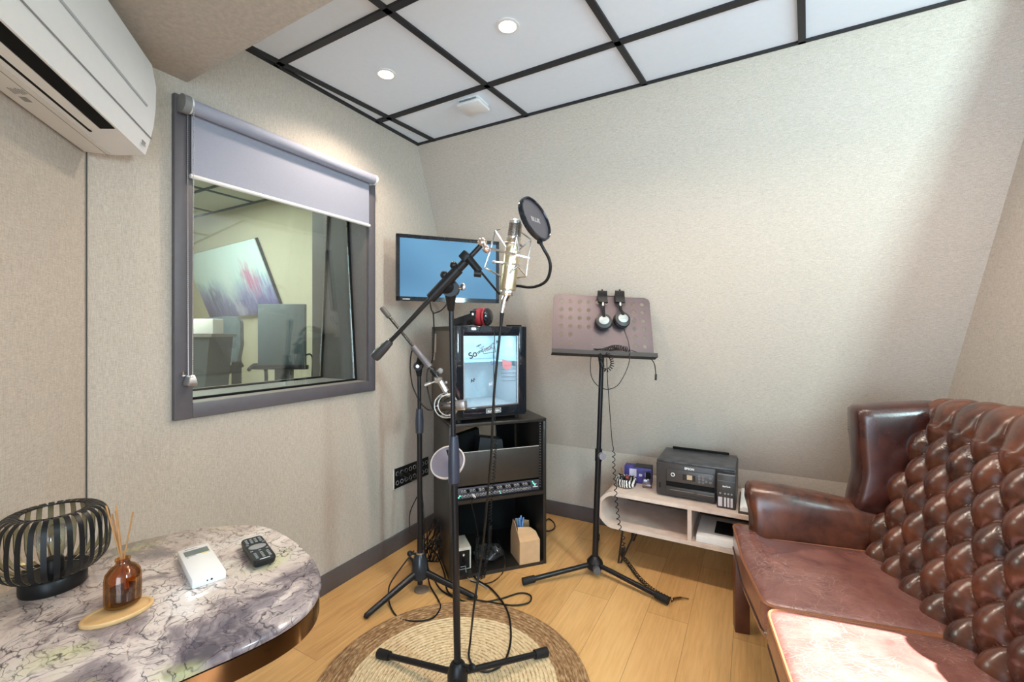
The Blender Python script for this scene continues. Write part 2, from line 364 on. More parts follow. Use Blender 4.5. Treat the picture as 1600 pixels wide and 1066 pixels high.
# painting leaning, tilted, on the far wall
def mat_painting():
    m, t, b = nt('painted_canvas'); b.inputs['Roughness'].default_value = 0.6
    co = objco(t); sp = t.nodes.new('ShaderNodeSeparateXYZ'); t.links.new(co, sp.inputs[0])
    n = noise(t, objco(t, (9, 2, 2.2)), 2.2, 5, 0.65, 0.8)
    mp = nd(t, 'ShaderNodeMapRange'); mp.inputs['From Min'].default_value = -0.36; mp.inputs['From Max'].default_value = 0.36; t.links.new(sp.outputs['Z'], mp.inputs[0])
    d = nd(t, 'ShaderNodeMath', operation='MULTIPLY_ADD'); d.inputs[1].default_value = 0.75; t.links.new(n, d.inputs[0]); t.links.new(mp.outputs[0], d.inputs[2])
    base = ramp(t, d.outputs[0], [(0.30, (0.10, 0.09, 0.30)), (0.58, (0.22, 0.22, 0.52)), (0.75, (0.36, 0.42, 0.70)), (0.95, (0.55, 0.78, 0.86)), (1.0, (0.68, 0.88, 0.92))])
    # patch of pink at the right, pale glow in the middle
    def blob(cx, cz, rx, rz):
        a = nd(t, 'ShaderNodeVectorMath', operation='MULTIPLY_ADD'); a.inputs[1].default_value = (1 / rx, 0, 1 / rz); a.inputs[2].default_value = (-cx / rx, 0, -cz / rz); t.links.new(co, a.inputs[0])
        l = nd(t, 'ShaderNodeVectorMath', operation='LENGTH'); t.links.new(a.outputs[0], l.inputs[0])
        k = nd(t, 'ShaderNodeMath', operation='MULTIPLY_ADD'); k.inputs[1].default_value = 2.2; t.links.new(n, k.inputs[0]); t.links.new(l.outputs['Value'], k.inputs[2])
        k2 = nd(t, 'ShaderNodeMath', operation='MULTIPLY'); k2.inputs[1].default_value = 0.4; t.links.new(k.outputs[0], k2.inputs[0])
        return ramp(t, k2.outputs[0], [(0.52, (0.9, 0.9, 0.9)), (0.84, (0, 0, 0))])
    cur = base
    for c, args in (((0.75, 0.93, 0.97), (-0.05, 0.02, 0.20, 0.30)), ((0.62, 0.20, 0.42), (0.36, -0.02, 0.17, 0.20)), ((0.09, 0.08, 0.24), (-0.40, -0.14, 0.16, 0.15)), ((0.55, 0.55, 0.80), (0.0, -0.30, 0.12, 0.12))):
        mx = nd(t, 'ShaderNodeMix', data_type='RGBA'); t.links.new(blob(*args), mx.inputs[0]); t.links.new(cur, mx.inputs[6]); mx.inputs[7].default_value = (*c, 1); cur = mx.outputs[2]
    t.links.new(cur, b.inputs['Base Color']); return m
ps_n = V((0, -2.0, -0.75)).normalized()
pc = V((-4.81, 2.657, 1.84)) + ps_n * 0.030
p = thing('painting', 'large slanted canvas of a blue and violet city street beyond the studio window', 'painting', pc)
Rl = Matrix.Rotation(math.atan2(0.75, 2.0), 3, 'X') @ Matrix.Rotation(math.radians(-2.6), 3, 'Y')
o = build('canvas', MB().box((0, 0, 0), (1.33, 0.03, 0.73), bev=0.003), mat_painting(), p, local=True); o.rotation_euler = Rl.to_euler()
o2 = build('stretcher_edge', MB().box((0, 0.012, 0), (1.334, 0.030, 0.734)), K['matt'], p, local=True); o2.rotation_euler = Rl.to_euler()

# desk, display, chair and case in the control room
dk = thing('desk', 'dark studio desk behind the window glass carrying the upright display', 'desk', (-3.28, 2.30, 0))
build('desk_top', MB().box((-3.26, 2.32, 0.86), (0.80, 0.50, 0.04), bev=0.005), K['satin'], dk)
for x in (-3.60, -2.92):
    build('leg', MB().box((x, 2.32, 0.42), (0.06, 0.44, 0.84)), K['satin'], dk)
K['bluegrey'] = pm('blue_grey_back', (0.070, 0.105, 0.125), 0.5)
d = thing('display', 'upright blue grey display with black bar below in the control room', 'display', (-3.335, 2.216, 0.88), YAW)
build('casing', MB().box((0, 0, 0.395), (0.38, 0.035, 0.51), bev=0.006), K['bluegrey'], d, local=True)
build('speaker_bar', MB().box((0, -0.035, 0.145), (0.44, 0.05, 0.035), bev=0.006), K['satin'], d, local=True)
build('stand', MB().box((0, 0.03, 0.10), (0.14, 0.03, 0.20)).box((0, 0.02, 0.006), (0.24, 0.16, 0.012), bev=0.004), K['satin'], d, local=True)
build('cable', MB().tube(sm([(0.19, 0.0, 0.24), (0.225, 0.0, 0.245), (0.245, 0.0, 0.20), (0.240, 0.0, 0.05), (0.235, 0.02, 0.0)], 8), 0.007, 8), K['satin'], d, local=True)
cs = thing('cabinet', 'dark slanted cabinet at the lower left of the control room', 'cabinet', (-3.50, 1.72, 0), YAW)
build('body', MB().loft([[V((x, y, z)) for x, y in ((-0.13, -0.10), (w_, -0.10), (w_, 0.16), (-0.13, 0.16))] for z, w_ in ((0, 0.03), (0.90, 0.075), (1.268, 0.11))]), K['bluegrey'], cs, local=True)
build('lid', MB().box((-0.005, 0.03, 1.280), (0.27, 0.28, 0.022)), K['grey'], cs, local=True)
cw_ = Matrix.Rotation(YAW, 3, 'Z')
single('box', MB().box(V((-3.50, 1.72, 0)) + cw_ @ V((-0.03, 0.06, 1.3465)), (0.19, 0.12, 0.110), cw_, bev=0.004), K['paper'], 'white box standing on the dark slanted cabinet in the control room', 'box')
oc = thing('office_chair', 'grey office chair with rounded back, left of the upright display', 'chair', (-3.90, 2.05, 0), YAW + 0.1)
pr = [(-0.12, 1.04), (-0.155, 1.20), (-0.165, 1.38), (-0.14, 1.415), (-0.08, 1.425), (0.07, 1.44), (0.13, 1.43), (0.16, 1.395), (0.165, 1.20), (0.14, 1.06)]
MX = Matrix(((1, 0, 0, 0), (0, 0, -1, 0), (0, 1, 0, 0), (0, 0, 0, 1)))
build('backrest', MB().prism(pr, -0.03, 0.03, MX), K['bluegrey'], oc, local=True)
build('spine', MB().box((0.09, 0.06, 0.80), (0.075, 0.03, 0.58), bev=0.008).box((0.02, 0.08, 0.98), (0.24, 0.03, 0.06), Matrix.Rotation(-0.5, 3, 'Y'), bev=0.006), K['satin'], oc, local=True)
build('seat', MB().box((0, 0.26, 0.52), (0.44, 0.42, 0.08), bev=0.03), K['bluegrey'], oc, local=True)
for sx in (-1, 1):
    build('armrest', MB().tube(sm([(sx * 0.19, 0.05, 0.98), (sx * 0.215, 0.12, 1.02), (sx * 0.215, 0.32, 0.95), (sx * 0.20, 0.32, 0.54)], 6), 0.016), K['satin'], oc, local=True)
build('gas_column', MB().cyl((0, 0.26, 0.06), (0, 0.26, 0.49), 0.03), K['satin'], oc, local=True)
bs = MB()
for k in range(5): bs.tube([V((0, 0.26, 0.10)), V((0.27 * math.cos(k * 1.2566), 0.26 + 0.27 * math.sin(k * 1.2566), 0.03))], 0.02)
build('wheel_base', bs, K['satin'], oc, local=True)

# ------------------------------------------------------------------ roller blind
rb = thing('roller_blind', 'lilac grey roller blind half lowered over the studio window', 'blind', (-1.83, 1.29, 1.885))
build('roller_tube', MB().cyl((-1.828, 0.850, 2.138), (-1.828, 1.745, 2.138), 0.026, n=28), K['lilac'], rb)
build('fabric_sheet', MB().box((-1.8495, 1.3, 2.012), (0.0016, 0.868, 0.245)), K['lilac'], rb)
build('bottom_bar', MB().cyl((-1.8495, 0.862, 1.887), (-1.8495, 1.738, 1.887), 0.0085, n=14), pm('white_bar', (0.78, 0.76, 0.74), 0.4, var=0.01), rb)
br = MB().cyl((-1.828, 0.822, 2.138), (-1.828, 0.846, 2.138), 0.033, n=24).box((-1.852, 0.829, 2.138), (0.018, 0.012, 0.05))
build('end_bracket', br, pm('grey_bracket', (0.22, 0.22, 0.22), 0.5), rb)
build('drive_wheel', MB().cyl((-1.828, 0.846, 2.138), (-1.828, 0.853, 2.138), 0.030, n=24), K['white'], rb)
build('end_bracket', MB().cyl((-1.828, 1.745, 2.138), (-1.828, 1.756, 2.138), 0.028, n=24).box((-1.852, 1.751, 2.138), (0.016, 0.01, 0.05)), K['white'], rb)
for x, y in ((-1.855, 0.8555), (-1.800, 0.8505)):
    ch = MB()
    for k in range(128):
        bmesh.ops.create_icosphere(ch.bm, subdivisions=1, radius=0.0028, matrix=Matrix.Translation((x + (-1.828 - x) * 0.25 * k / 127, y, 2.13 - k * 0.0078)))
    ch.cyl((x, y, 2.13), (x + (-1.828 - x) * 0.25, y, 1.14), 0.0010, n=5); build('bead_chain', ch, K['nickel'], rb)
build('chain_weight', MB().loft([[V((-1.828 + dx * wx, 0.853 + dy * wy, z)) for dx, dy in ((-1, -1), (1, -1), (1, 1), (-1, 1))] for z, wx, wy in ((1.105, 0.020, 0.013), (1.112, 0.022, 0.014), (1.135, 0.016, 0.010), (1.142, 0.012, 0.008))]), K['nickel'], rb)

# ------------------------------------------------------------------ ceiling fittings
for i, (x, y) in enumerate(DOWN):
    lb = ['round recessed downlight, lit, in the ceiling tile nearest the studio window', 'round recessed downlight, lit, second from the studio window', 'round recessed downlight, lit, third from the studio window, above the sofa side', 'round recessed downlight, lit, fourth from the studio window, nearest the right wall'][i]
    dl = thing('downlight', lb, 'ceiling light', (x, y, ZC), 0, 'recessed downlights')
    build('bezel', MB().lathe([(0.034, -0.001), (0.045, -0.001), (0.045, -0.004), (0.034, -0.006), (0.034, -0.001)], n=36, cap=False), K['white'], dl, local=True)
    build('lamp_face', MB().cyl((0, 0, -0.0035), (0, 0, -0.001), 0.034, n=36), emis('warm_lamp_face', (1.0, 0.90, 0.74), 14), dl, local=True)
dt = thing('vent_cover', 'white square cover with slotted rim on the ceiling tile near the back wall', 'ceiling vent', (-1.282, 1.912, ZC), math.radians(2))
build('base', MB().box((0, 0, -0.006), (0.118, 0.110, 0.012), bev=0.002), K['white'], dt, local=True)
build('cover', MB().box((0, 0, -0.026), (0.130, 0.122, 0.016), bev=0.005), K['white'], dt, local=True)
build('slot', MB().box((0, -0.058, -0.014), (0.10, 0.003, 0.003)).box((0, -0.058, -0.010), (0.10, 0.003, 0.002)), K['grey'], dt, local=True)

# ------------------------------------------------------------------ air conditioner on the slanted wall
acb = ACO + ACD * 0.012
ac = thing('air_conditioner', 'white wall air conditioner above the marble table, open louvre slot', 'air conditioner', (acb.x, acb.y, 1.88), math.atan2(ACD.y, ACD.x))
# local x along the wall, local y out of the wall is +ACN
AL = 0.86
def acpt(x, n, z): return V((x, n, z - 1.88))
prof = [(0.004, 1.878), (0.085, 1.876), (0.160, 1.888), (0.171, 1.93), (0.182, 1.985), (0.188, 2.05), (0.189, 2.12), (0.178, 2.19), (0.14, 2.225), (0.004, 2.23)]
build('casing', MB().loft([[acpt(x, n * k, 2.05 + (z - 2.05) * k2) for n, z in prof] for x, k, k2 in ((0, 0.985, 0.99), (0.004, 1, 1), (AL - 0.004, 1, 1), (AL, 0.985, 0.99))]), K['white'], ac, local=True, ang=22)
build('underside', MB().box(acpt(AL / 2, 0.040, 1.8755), (AL - 0.02, 0.068, 0.004)), K['acunder'], ac, local=True)
def along(n0, z0, n1, z1, x0, x1, t=0.002):
    a, b = V((0, n0, z0 - 1.88)), V((0, n1, z1 - 1.88)); d = (b - a).normalized(); nn_ = V((0, d.z, -d.y)) * t
    return MB().loft([[V((x, p.y, p.z)) for p in (a - nn_, b - nn_, b + nn_, a + nn_)] for x in (x0, x1)])
build('louvre_slot', along(0.122, 1.8818, 0.155, 1.8872, 0.21, AL - 0.06, 0.0015), K['matt'], ac, local=True)
build('louvre', along(0.098, 1.8765, 0.121, 1.8810, 0.21, AL - 0.06, 0.002), K['acunder'], ac, local=True)
build('louvre_gap', along(0.090, 1.8765, 0.096, 1.8768, 0.19, AL - 0.06, 0.0015), K['matt'], ac, local=True)
build('underside_seam', along(0.060, 1.8735, 0.0615, 1.8735, 0.0, AL, 0.0008), K['grey'], ac, local=True)
build('panel_groove', along(0.1755, 1.944, 0.1762, 1.947, 0.002, AL, 0.0012), K['grey'], ac, local=True)
build('raised_line', along(0.1868, 2.020, 0.1874, 2.026, 0.075, AL, 0.0018), pm('light_grey_line', (0.40, 0.43, 0.46), 0.4), ac, local=True)
bd = MB()
for k, (dx, ln) in enumerate(((0.0, 0.030), (0.006, 0.024), (0.012, 0.028))): bd.box(acpt(0.045 + dx * 0.2, 0.1695, 1.918 - 0.006 * k), (ln, 0.0012, 0.0022), Matrix.Rotation(0.25, 3, 'X'))
build('maker_badge', bd, K['grey'], ac, local=True)
gl = MB()
for k in range(6): gl.box(acpt(0.40 + 0.001 * k, 0.030 + 0.005 * k, 1.8728), (0.030 - 0.004 * (k % 3), 0.0016, 0.0008))
gl.box(acpt(0.36, 0.036, 1.8728), (0.024, 0.014, 0.0008)); build('warning_print', gl, K['grey'], ac, local=True)
gl = MB()
for k in range(9): gl.box(acpt(0.560 + 0.002 * k, 0.030 + 0.005 * k, 1.8728), (0.060 - 0.010 * (k % 4), 0.0018, 0.0008))
build('warning_print', gl, K['grey'], ac, local=True)
# ------------------------------------------------------------------ sofa
def mat_leather(name, dark, light, crack=0.0):
    m, t, b = nt(name); b.inputs['Roughness'].default_value = 0.27
    b.inputs['Coat Weight'].default_value = 0.45; b.inputs['Coat Roughness'].default_value = 0.22
    co = objco(t); f = noise(t, co, 9, 4, 0.6, 0.4); col = ramp(t, f, [(0.32, dark), (0.68, light)])
    v = nd(t, 'ShaderNodeTexVoronoi', feature='DISTANCE_TO_EDGE', Scale=15); n2 = nd(t, 'ShaderNodeTexNoise', Scale=7, Detail=3)
    ad = nd(t, 'ShaderNodeVectorMath', operation='MULTIPLY_ADD'); ad.inputs[1].default_value = (0.20, 0.20, 0.20); t.links.new(n2.outputs['Color'], ad.inputs[0]); t.links.new(objco(t, (2.6, 1.1, 1.0)), ad.inputs[2]); t.links.new(co, n2.inputs['Vector']); t.links.new(ad.outputs[0], v.inputs['Vector'])
    if crack:
        mk = ramp(t, noise(t, co, 5, 3), [(0.40, (0.05, 0.05, 0.05)), (0.66, (1, 1, 1))]); f3 = ramp(t, v.outputs['Distance'], [(0.0, (crack,) * 3), (0.030, (0, 0, 0))])
        v2 = nd(t, 'ShaderNodeTexVoronoi', feature='DISTANCE_TO_EDGE', Scale=42); t.links.new(ad.outputs[0], v2.inputs['Vector']); f4 = ramp(t, v2.outputs['Distance'], [(0.0, (crack * 0.6,) * 3), (0.05, (0, 0, 0))])
        mxm = nd(t, 'ShaderNodeMath', operation='MAXIMUM'); t.links.new(f3, mxm.inputs[0]); t.links.new(f4, mxm.inputs[1])
        mum = nd(t, 'ShaderNodeMath', operation='MULTIPLY'); t.links.new(mxm.outputs[0], mum.inputs[0]); t.links.new(mk, mum.inputs[1]); f2 = mum.outputs[0]
        mx = nd(t, 'ShaderNodeMix', data_type='RGBA'); t.links.new(f2, mx.inputs[0]); t.links.new(col, mx.inputs[6]); mx.inputs[7].default_value = (0.52, 0.33, 0.28, 1); col = mx.outputs[2]
    t.links.new(col, b.inputs['Base Color'])
    fine = noise(t, co, 130, 4, 0.7); a = nd(t, 'ShaderNodeMath', operation='MULTIPLY_ADD'); a.inputs[1].default_value = 0.5; t.links.new(fine, a.inputs[0])
    r2 = ramp(t, v.outputs['Distance'], [(0.0, (0, 0, 0)), (0.05, (0.3, 0.3, 0.3))]) if crack else None
    if r2: t.links.new(r2, a.inputs[2])
    bump(t, b, a.outputs[0], 0.35 if crack else 0.12, 0.002); return m
K['leather'] = mat_leather('antique_brown_leather', (0.030, 0.009, 0.006), (0.135, 0.038, 0.016))
K['seat'] = mat_leather('worn_red_brown_leather', (0.15, 0.052, 0.042), (0.26, 0.105, 0.085), 0.48)
K['dleather'] = mat_leather('dark_brown_leather', (0.022, 0.008, 0.007), (0.075, 0.020, 0.013))
K['mahogany'] = pm('mahogany', (0.10, 0.030, 0.014), 0.35, var=0.3, nscale=12)
K['brass'] = pm('aged_brass', (0.30, 0.20, 0.09), 0.35, 1.0)
sofa = thing('sofa', 'brown buttoned leather wing sofa against the right wall, sunlight on its seat', 'sofa', (-0.083, 2.18, 0), math.atan2(-0.981, 0.192))
SL = 1.92                                       # length; local x along the seat towards the camera, local y front to back
# base rails and legs
build('base_frame', MB().box((SL / 2, 0.39, 0.295), (SL - 0.02, 0.70, 0.09), bev=0.012), K['dleather'], sofa, local=True)
build('front_rail', MB().box((SL / 2, 0.040, 0.293), (SL - 0.03, 0.022, 0.070), bev=0.008), pm('polished_rail', (0.16, 0.075, 0.030), 0.25, var=0.2), sofa, local=True)
for x in (0.015, SL - 0.015):
    for y in (0.030, 0.70):
        build('leg', MB().box((x, y, 0.155), (0.058, 0.058, 0.31), bev=0.004), K['mahogany'], sofa, local=True)
# cushions
def rounded(poly, r, n=5):
    out = []; N = len(poly)
    for i in range(N):
        p, q, s = V(poly[i - 1]), V(poly[i]), V(poly[(i + 1) % N]); rr = min(r, (p - q).length * 0.45, (s - q).length * 0.45)
        a = q + (p - q).normalized() * rr; c = q + (s - q).normalized() * rr
        for k in range(n + 1):
            t = k / n; out.append((a * (1 - t) ** 2 + q * 2 * t * (1 - t) + c * t * t))
    return out
def cushion(poly, cen, z0, z1, dome, name):
    o_ = resample([V((p[0], p[1], 0)) for p in rounded(poly, 0.045)] + [V((rounded(poly, 0.045)[0][0], rounded(poly, 0.045)[0][1], 0))], 145)[:-1]
    c = V((cen[0], cen[1], 0)); rings = []
    for k, z in ((0.2, z0), (0.93, z0), (0.985, z0 + 0.010), (1.0, z0 + 0.035), (1.015, (z0 + z1) / 2), (1.0, z1 - 0.012), (0.985, z1 - 0.002)):
        rings.append([c + (p - c) * k + V((0, 0, z)) for p in o_])
    for j in range(1, 13):
        k = 0.985 * (1 - j / 12.5); zz = z1 + dome * (1 - (k / 0.985) ** 2.4)
        rings.append([c + (p - c) * k + V((0, 0, zz + 0.004 * math.sin(p.x * 31 * k + p.y * 17) * (1 - k))) for p in o_])
    cu = build('seat_cushion', MB().loft(rings), K['seat'], sofa, local=True, ang=60)
    build('piping', MB().tube([c + (p - c) * 0.995 + V((0, 0, z1 - 0.004)) for p in o_], 0.0048, 6, closed=True), pm('orange_piping', (0.26, 0.09, 0.035), 0.35), cu, local=True)
    build('piping', MB().tube([c + (p - c) * 0.995 + V((0, 0, z0 + 0.030)) for p in o_], 0.0045, 6, closed=True), K['dleather'], cu, local=True)
cushion([(-0.015, 0.0), (0.315, -0.018), (0.612, -0.006), (0.612, 0.50), (0.105, 0.50), (0.10, 0.085), (-0.012, 0.075)], (0.34, 0.05), 0.325, 0.452, 0.028, 'a')
cushion([(0.618, -0.006), (0.96, -0.020), (1.298, -0.006), (1.298, 0.50), (0.618, 0.50)], (0.96, 0.24), 0.325, 0.452, 0.030, 'b')
cushion([(1.304, -0.006), (1.60, -0.018), (SL + 0.015, 0.0), (SL + 0.012, 0.075), (SL - 0.10, 0.085), (SL - 0.105, 0.50), (1.304, 0.50)], (1.58, 0.05), 0.325, 0.452, 0.028, 'c')
# arms (scroll profile swept from front to back)
def arm(flip):
    pr = [(0.102, 0.30), (0.104, 0.45), (0.100, 0.555), (0.088, 0.615), (0.062, 0.648), (0.025, 0.660), (-0.015, 0.652), (-0.048, 0.625), (-0.058, 0.585), (-0.045, 0.550), (-0.022, 0.530), (-0.012, 0.45), (-0.010, 0.30)]
    rings = []
    for v_, k, dz in ((0.062, 0.72, -0.02), (0.066, 0.88, -0.005), (0.078, 0.97, 0), (0.10, 1.0, 0.0), (0.20, 1.0, -0.004), (0.34, 1.0, -0.022), (0.46, 1.0, -0.040), (0.62, 1.0, -0.052)):
        rings.append([V(((0.045 + (x - 0.045) * k), v_ - 0.018 * max(0, (z - 0.55) / 0.1), 0.50 + (z - 0.50) * (k if z > 0.5 else 1) + dz * max(0, (z - 0.45) / 0.2))) for x, z in pr])
    if flip: rings = [[V((SL - p.x, p.y, p.z)) for p in r] for r in rings]
    a = build('armrest', MB().loft(rings), K['leather'], sofa, local=True, ang=70)
    nb = MB()
    for k in range(36):
        t = k / 35; p = V((-0.013 - 0.035 * max(0, t - 0.55), 0.074, 0.32 + t * 0.25))
        if flip: p.x = SL - p.x
        nb.sph(p, 0.0040, 6)
    build('nailhead_trim', nb, K['brass'], a, local=True)
arm(False); arm(True)
def wing(flip):
    ol = rounded([(0.43, 1.005), (0.70, 1.035), (0.80, 1.02), (0.80, 0.55), (0.55, 0.56), (0.415, 0.585), (0.445, 0.74), (0.435, 0.88)], 0.035, 5)
    c = V((0.60, 0.80)); rings = []
    for x, k in ((-0.030, 0.90), (-0.026, 0.965), (-0.012, 0.995), (0.01, 1.0), (0.045, 0.995), (0.066, 0.97), (0.080, 0.92), (0.088, 0.80), (0.092, 0.5)):
        rings.append([V((SL - (x) if flip else x, c.x + (p[0] - c.x) * k, c.y + (p[1] - c.y) * k)) for p in ol])
    a = build('wing', MB().loft(rings), K['dleather'], sofa, local=True, ang=70)
    nb = MB()
    for k in range(40):
        t = k / 39; z = 0.60 + 0.385 * t; y = 0.417 + 0.028 * math.sin(PI * min(1, (z - 0.585) / 0.31)) * (1 if z < 0.74 else 0.9) + 0.01
        nb.sph(V((SL + 0.024 if flip else -0.024, y + 0.012, z)), 0.0036, 6)
    build('nailhead_trim', nb, K['brass'], a, local=True)
wing(False); wing(True)
# buttoned back
TA, TB, T0, S0 = 0.1195, 0.1765, 0.57, 0.215      # lattice: column step, double row step, one button's height and place
def backpt(s, t):
    # t runs up the slope, over the top roll and down the rear
    ct = 0.60 + 0.045 * math.sin(PI * min(1, max(0, (s - 0.02) / (SL - 0.04)))) ** 0.6
    vb, zb, dv, dz = 0.455, 0.42, 0.358, 0.934
    if t < ct: return V((s, vb + dv * t, zb + dz * t)), V((0, -dz, dv))
    r = 0.055; a = (t - ct) / r; n0 = V((0, -dz, dv)); cx = V((s, vb + dv * ct, zb + dz * ct)) - n0 * r
    a0 = math.atan2(dv, -dz); ang = a0 - min(a, 2.6)
    n = V((0, math.cos(ang), math.sin(ang))); return cx + n * r, n
def tuft(s, t):
    if t > T0 + 0.155: return 0.0, 99
    f1 = (s - S0) / TA + (t - T0) / TB; f2 = (s - S0) / TA - (t - T0) / TB
    g1, g2 = abs(f1 - round(f1)), abs(f2 - round(f2))
    if t > T0 + 0.001:       # vertical pleats above the top row
        g = abs((s - S0) / TA - round((s - S0) / TA)); fade = max(0, 1 - (t - T0) / 0.155)
        db = math.hypot(g * TA, t - T0)
        return (math.sin(PI * min(0.5, g)) ** 0.6) * 0.032 * (0.35 + 0.65 * fade) + 0.026 * 0.65 * (1 - fade) - 0.018 * math.exp(-(db / 0.016) ** 2), db
    h = (math.sin(PI * min(g1, 0.5)) * math.sin(PI * min(g2, 0.5))) ** 0.52
    db = math.hypot((s - S0) / TA - round((f1 + f2) / 2) if False else 0, 0)
    u1, u2 = f1 - round(f1), f2 - round(f2); ds = (u1 + u2) / 2 * TA; dt_ = (u1 - u2) / 2 * TB; db = math.hypot(ds, dt_)
    return 0.038 * h - 0.020 * math.exp(-(db / 0.017) ** 2), db
rows = []; ns, ntt = 330, 190
for j in range(ntt + 1):
    t = -0.03 + (0.80) * j / ntt; row = []
    for i in range(ns + 1):
        s = 0.06 + (SL - 0.12) * i / ns; p, n = backpt(s, t); h, _ = tuft(s, t); row.append(p + n * h)
    rows.append(row)
back = build('buttoned_back', MB().loft(rows, cap=False, open_u=True), K['leather'], sofa, local=True, ang=80)
bt = []
for j in range(0, 8):
    t = T0 - j * TB / 2
    if t < 0.0: break
    for i in range(-4, 18):
        s = S0 + (i + (0.5 if j % 2 else 0)) * TA
        if 0.10 < s < SL - 0.10: bt.append((s, t))
for s, t in bt:
    p, n = backpt(s, t); q = n.to_track_quat('Z', 'Y').to_matrix()
    build('button', MB().sph(p - n * 0.012, 0.0085, 10, (1, 1, 0.5), q), K['dleather'], sofa, local=True)
build('rear_panel', MB().loft([[V((x, 0.60, 0.25)), V((x, 0.82, 0.25)), V((x, 0.82, 0.94)), V((x, 0.79, 0.985)), V((x, 0.73, 0.985))] for x in (0.03, SL - 0.03)]), K['dleather'], sofa, local=True)

# ------------------------------------------------------------------ rug
def mat_rug():
    m, t, b = nt('braided_jute'); b.inputs['Roughness'].default_value = 0.95
    co = objco(t); sp = t.nodes.new('ShaderNodeSeparateXYZ'); t.links.new(co, sp.inputs[0])
    l = nd(t, 'ShaderNodeVectorMath', operation='LENGTH'); ml = nd(t, 'ShaderNodeVectorMath', operation='MULTIPLY'); ml.inputs[1].default_value = (1, 1, 0); t.links.new(co, ml.inputs[0]); t.links.new(ml.outputs[0], l.inputs[0])
    at_ = nd(t, 'ShaderNodeMath', operation='ARCTAN2'); t.links.new(sp.outputs['Y'], at_.inputs[0]); t.links.new(sp.outputs['X'], at_.inputs[1])
    cb = t.nodes.new('ShaderNodeCombineXYZ'); mr = nd(t, 'ShaderNodeMath', operation='MULTIPLY'); mr.inputs[1].default_value = 120; t.links.new(l.outputs['Value'], mr.inputs[0])
    ma = nd(t, 'ShaderNodeMath', operation='MULTIPLY'); ma.inputs[1].default_value = 16; t.links.new(at_.outputs[0], ma.inputs[0]); t.links.new(mr.outputs[0], cb.inputs[0]); t.links.new(ma.outputs[0], cb.inputs[1])
    n = noise(t, cb.outputs[0], 1.0, 4, 0.6); n2 = noise(t, co, 14, 3)
    cr = ramp(t, n, [(0.30, (0.36, 0.22, 0.10)), (0.42, (0.66, 0.49, 0.28)), (0.62, (0.80, 0.65, 0.42))]); bw = ramp(t, n, [(0.32, (0.17, 0.085, 0.035)), (0.5, (0.34, 0.19, 0.085)), (0.68, (0.58, 0.40, 0.22))])
    k = nd(t, 'ShaderNodeMath', operation='GREATER_THAN'); k.inputs[1].default_value = 0.388; t.links.new(l.outputs['Value'], k.inputs[0])
    mx = nd(t, 'ShaderNodeMix', data_type='RGBA'); t.links.new(k.outputs[0], mx.inputs[0]); t.links.new(cr, mx.inputs[6]); t.links.new(bw, mx.inputs[7]); t.links.new(mx.outputs[2], b.inputs['Base Color'])
    fr = nd(t, 'ShaderNodeMath', operation='PINGPONG'); fr.inputs[1].default_value = 0.00775; t.links.new(l.outputs['Value'], fr.inputs[0])
    g_ = ramp(t, noise(t, cb.outputs[0], 0.6, 3), [(0.38, (0.30, 0.20, 0.12)), (0.62, (0.95, 0.92, 0.88))]); sc_ = nd(t, 'ShaderNodeMath', operation='MULTIPLY'); sc_.inputs[1].default_value = 1 / 0.00775; t.links.new(fr.outputs[0], sc_.inputs[0])
    gm = ramp(t, sc_.outputs[0], [(0.10, (0.85, 0.85, 0.85)), (0.34, (0, 0, 0))])
    m3 = nd(t, 'ShaderNodeMix', data_type='RGBA', blend_type='MULTIPLY'); t.links.new(gm, m3.inputs[0]); t.links.new(mx.outputs[2], m3.inputs[6]); t.links.new(g_, m3.inputs[7]); t.links.new(m3.outputs[2], b.inputs['Base Color'])
    bump(t, b, n, 0.6, 0.004); return m
RC = V((-0.966, 1.304, 0))
pr = [(0.0, 0.010)]; r = 0.01
while r < 0.497:
    pr += [(r + 0.001, 0.0085), (r + 0.005, 0.0118), (r + 0.011, 0.0118), (r + 0.015, 0.0085)]; r += 0.0155
pr += [(0.504, 0.006), (0.503, 0.001), (0.0, 0.001)]
single('rug', MB().lathe(pr, RC, n=128, cap=False), mat_rug(), 'round braided jute rug with brown border under the front microphone stand', 'rug')

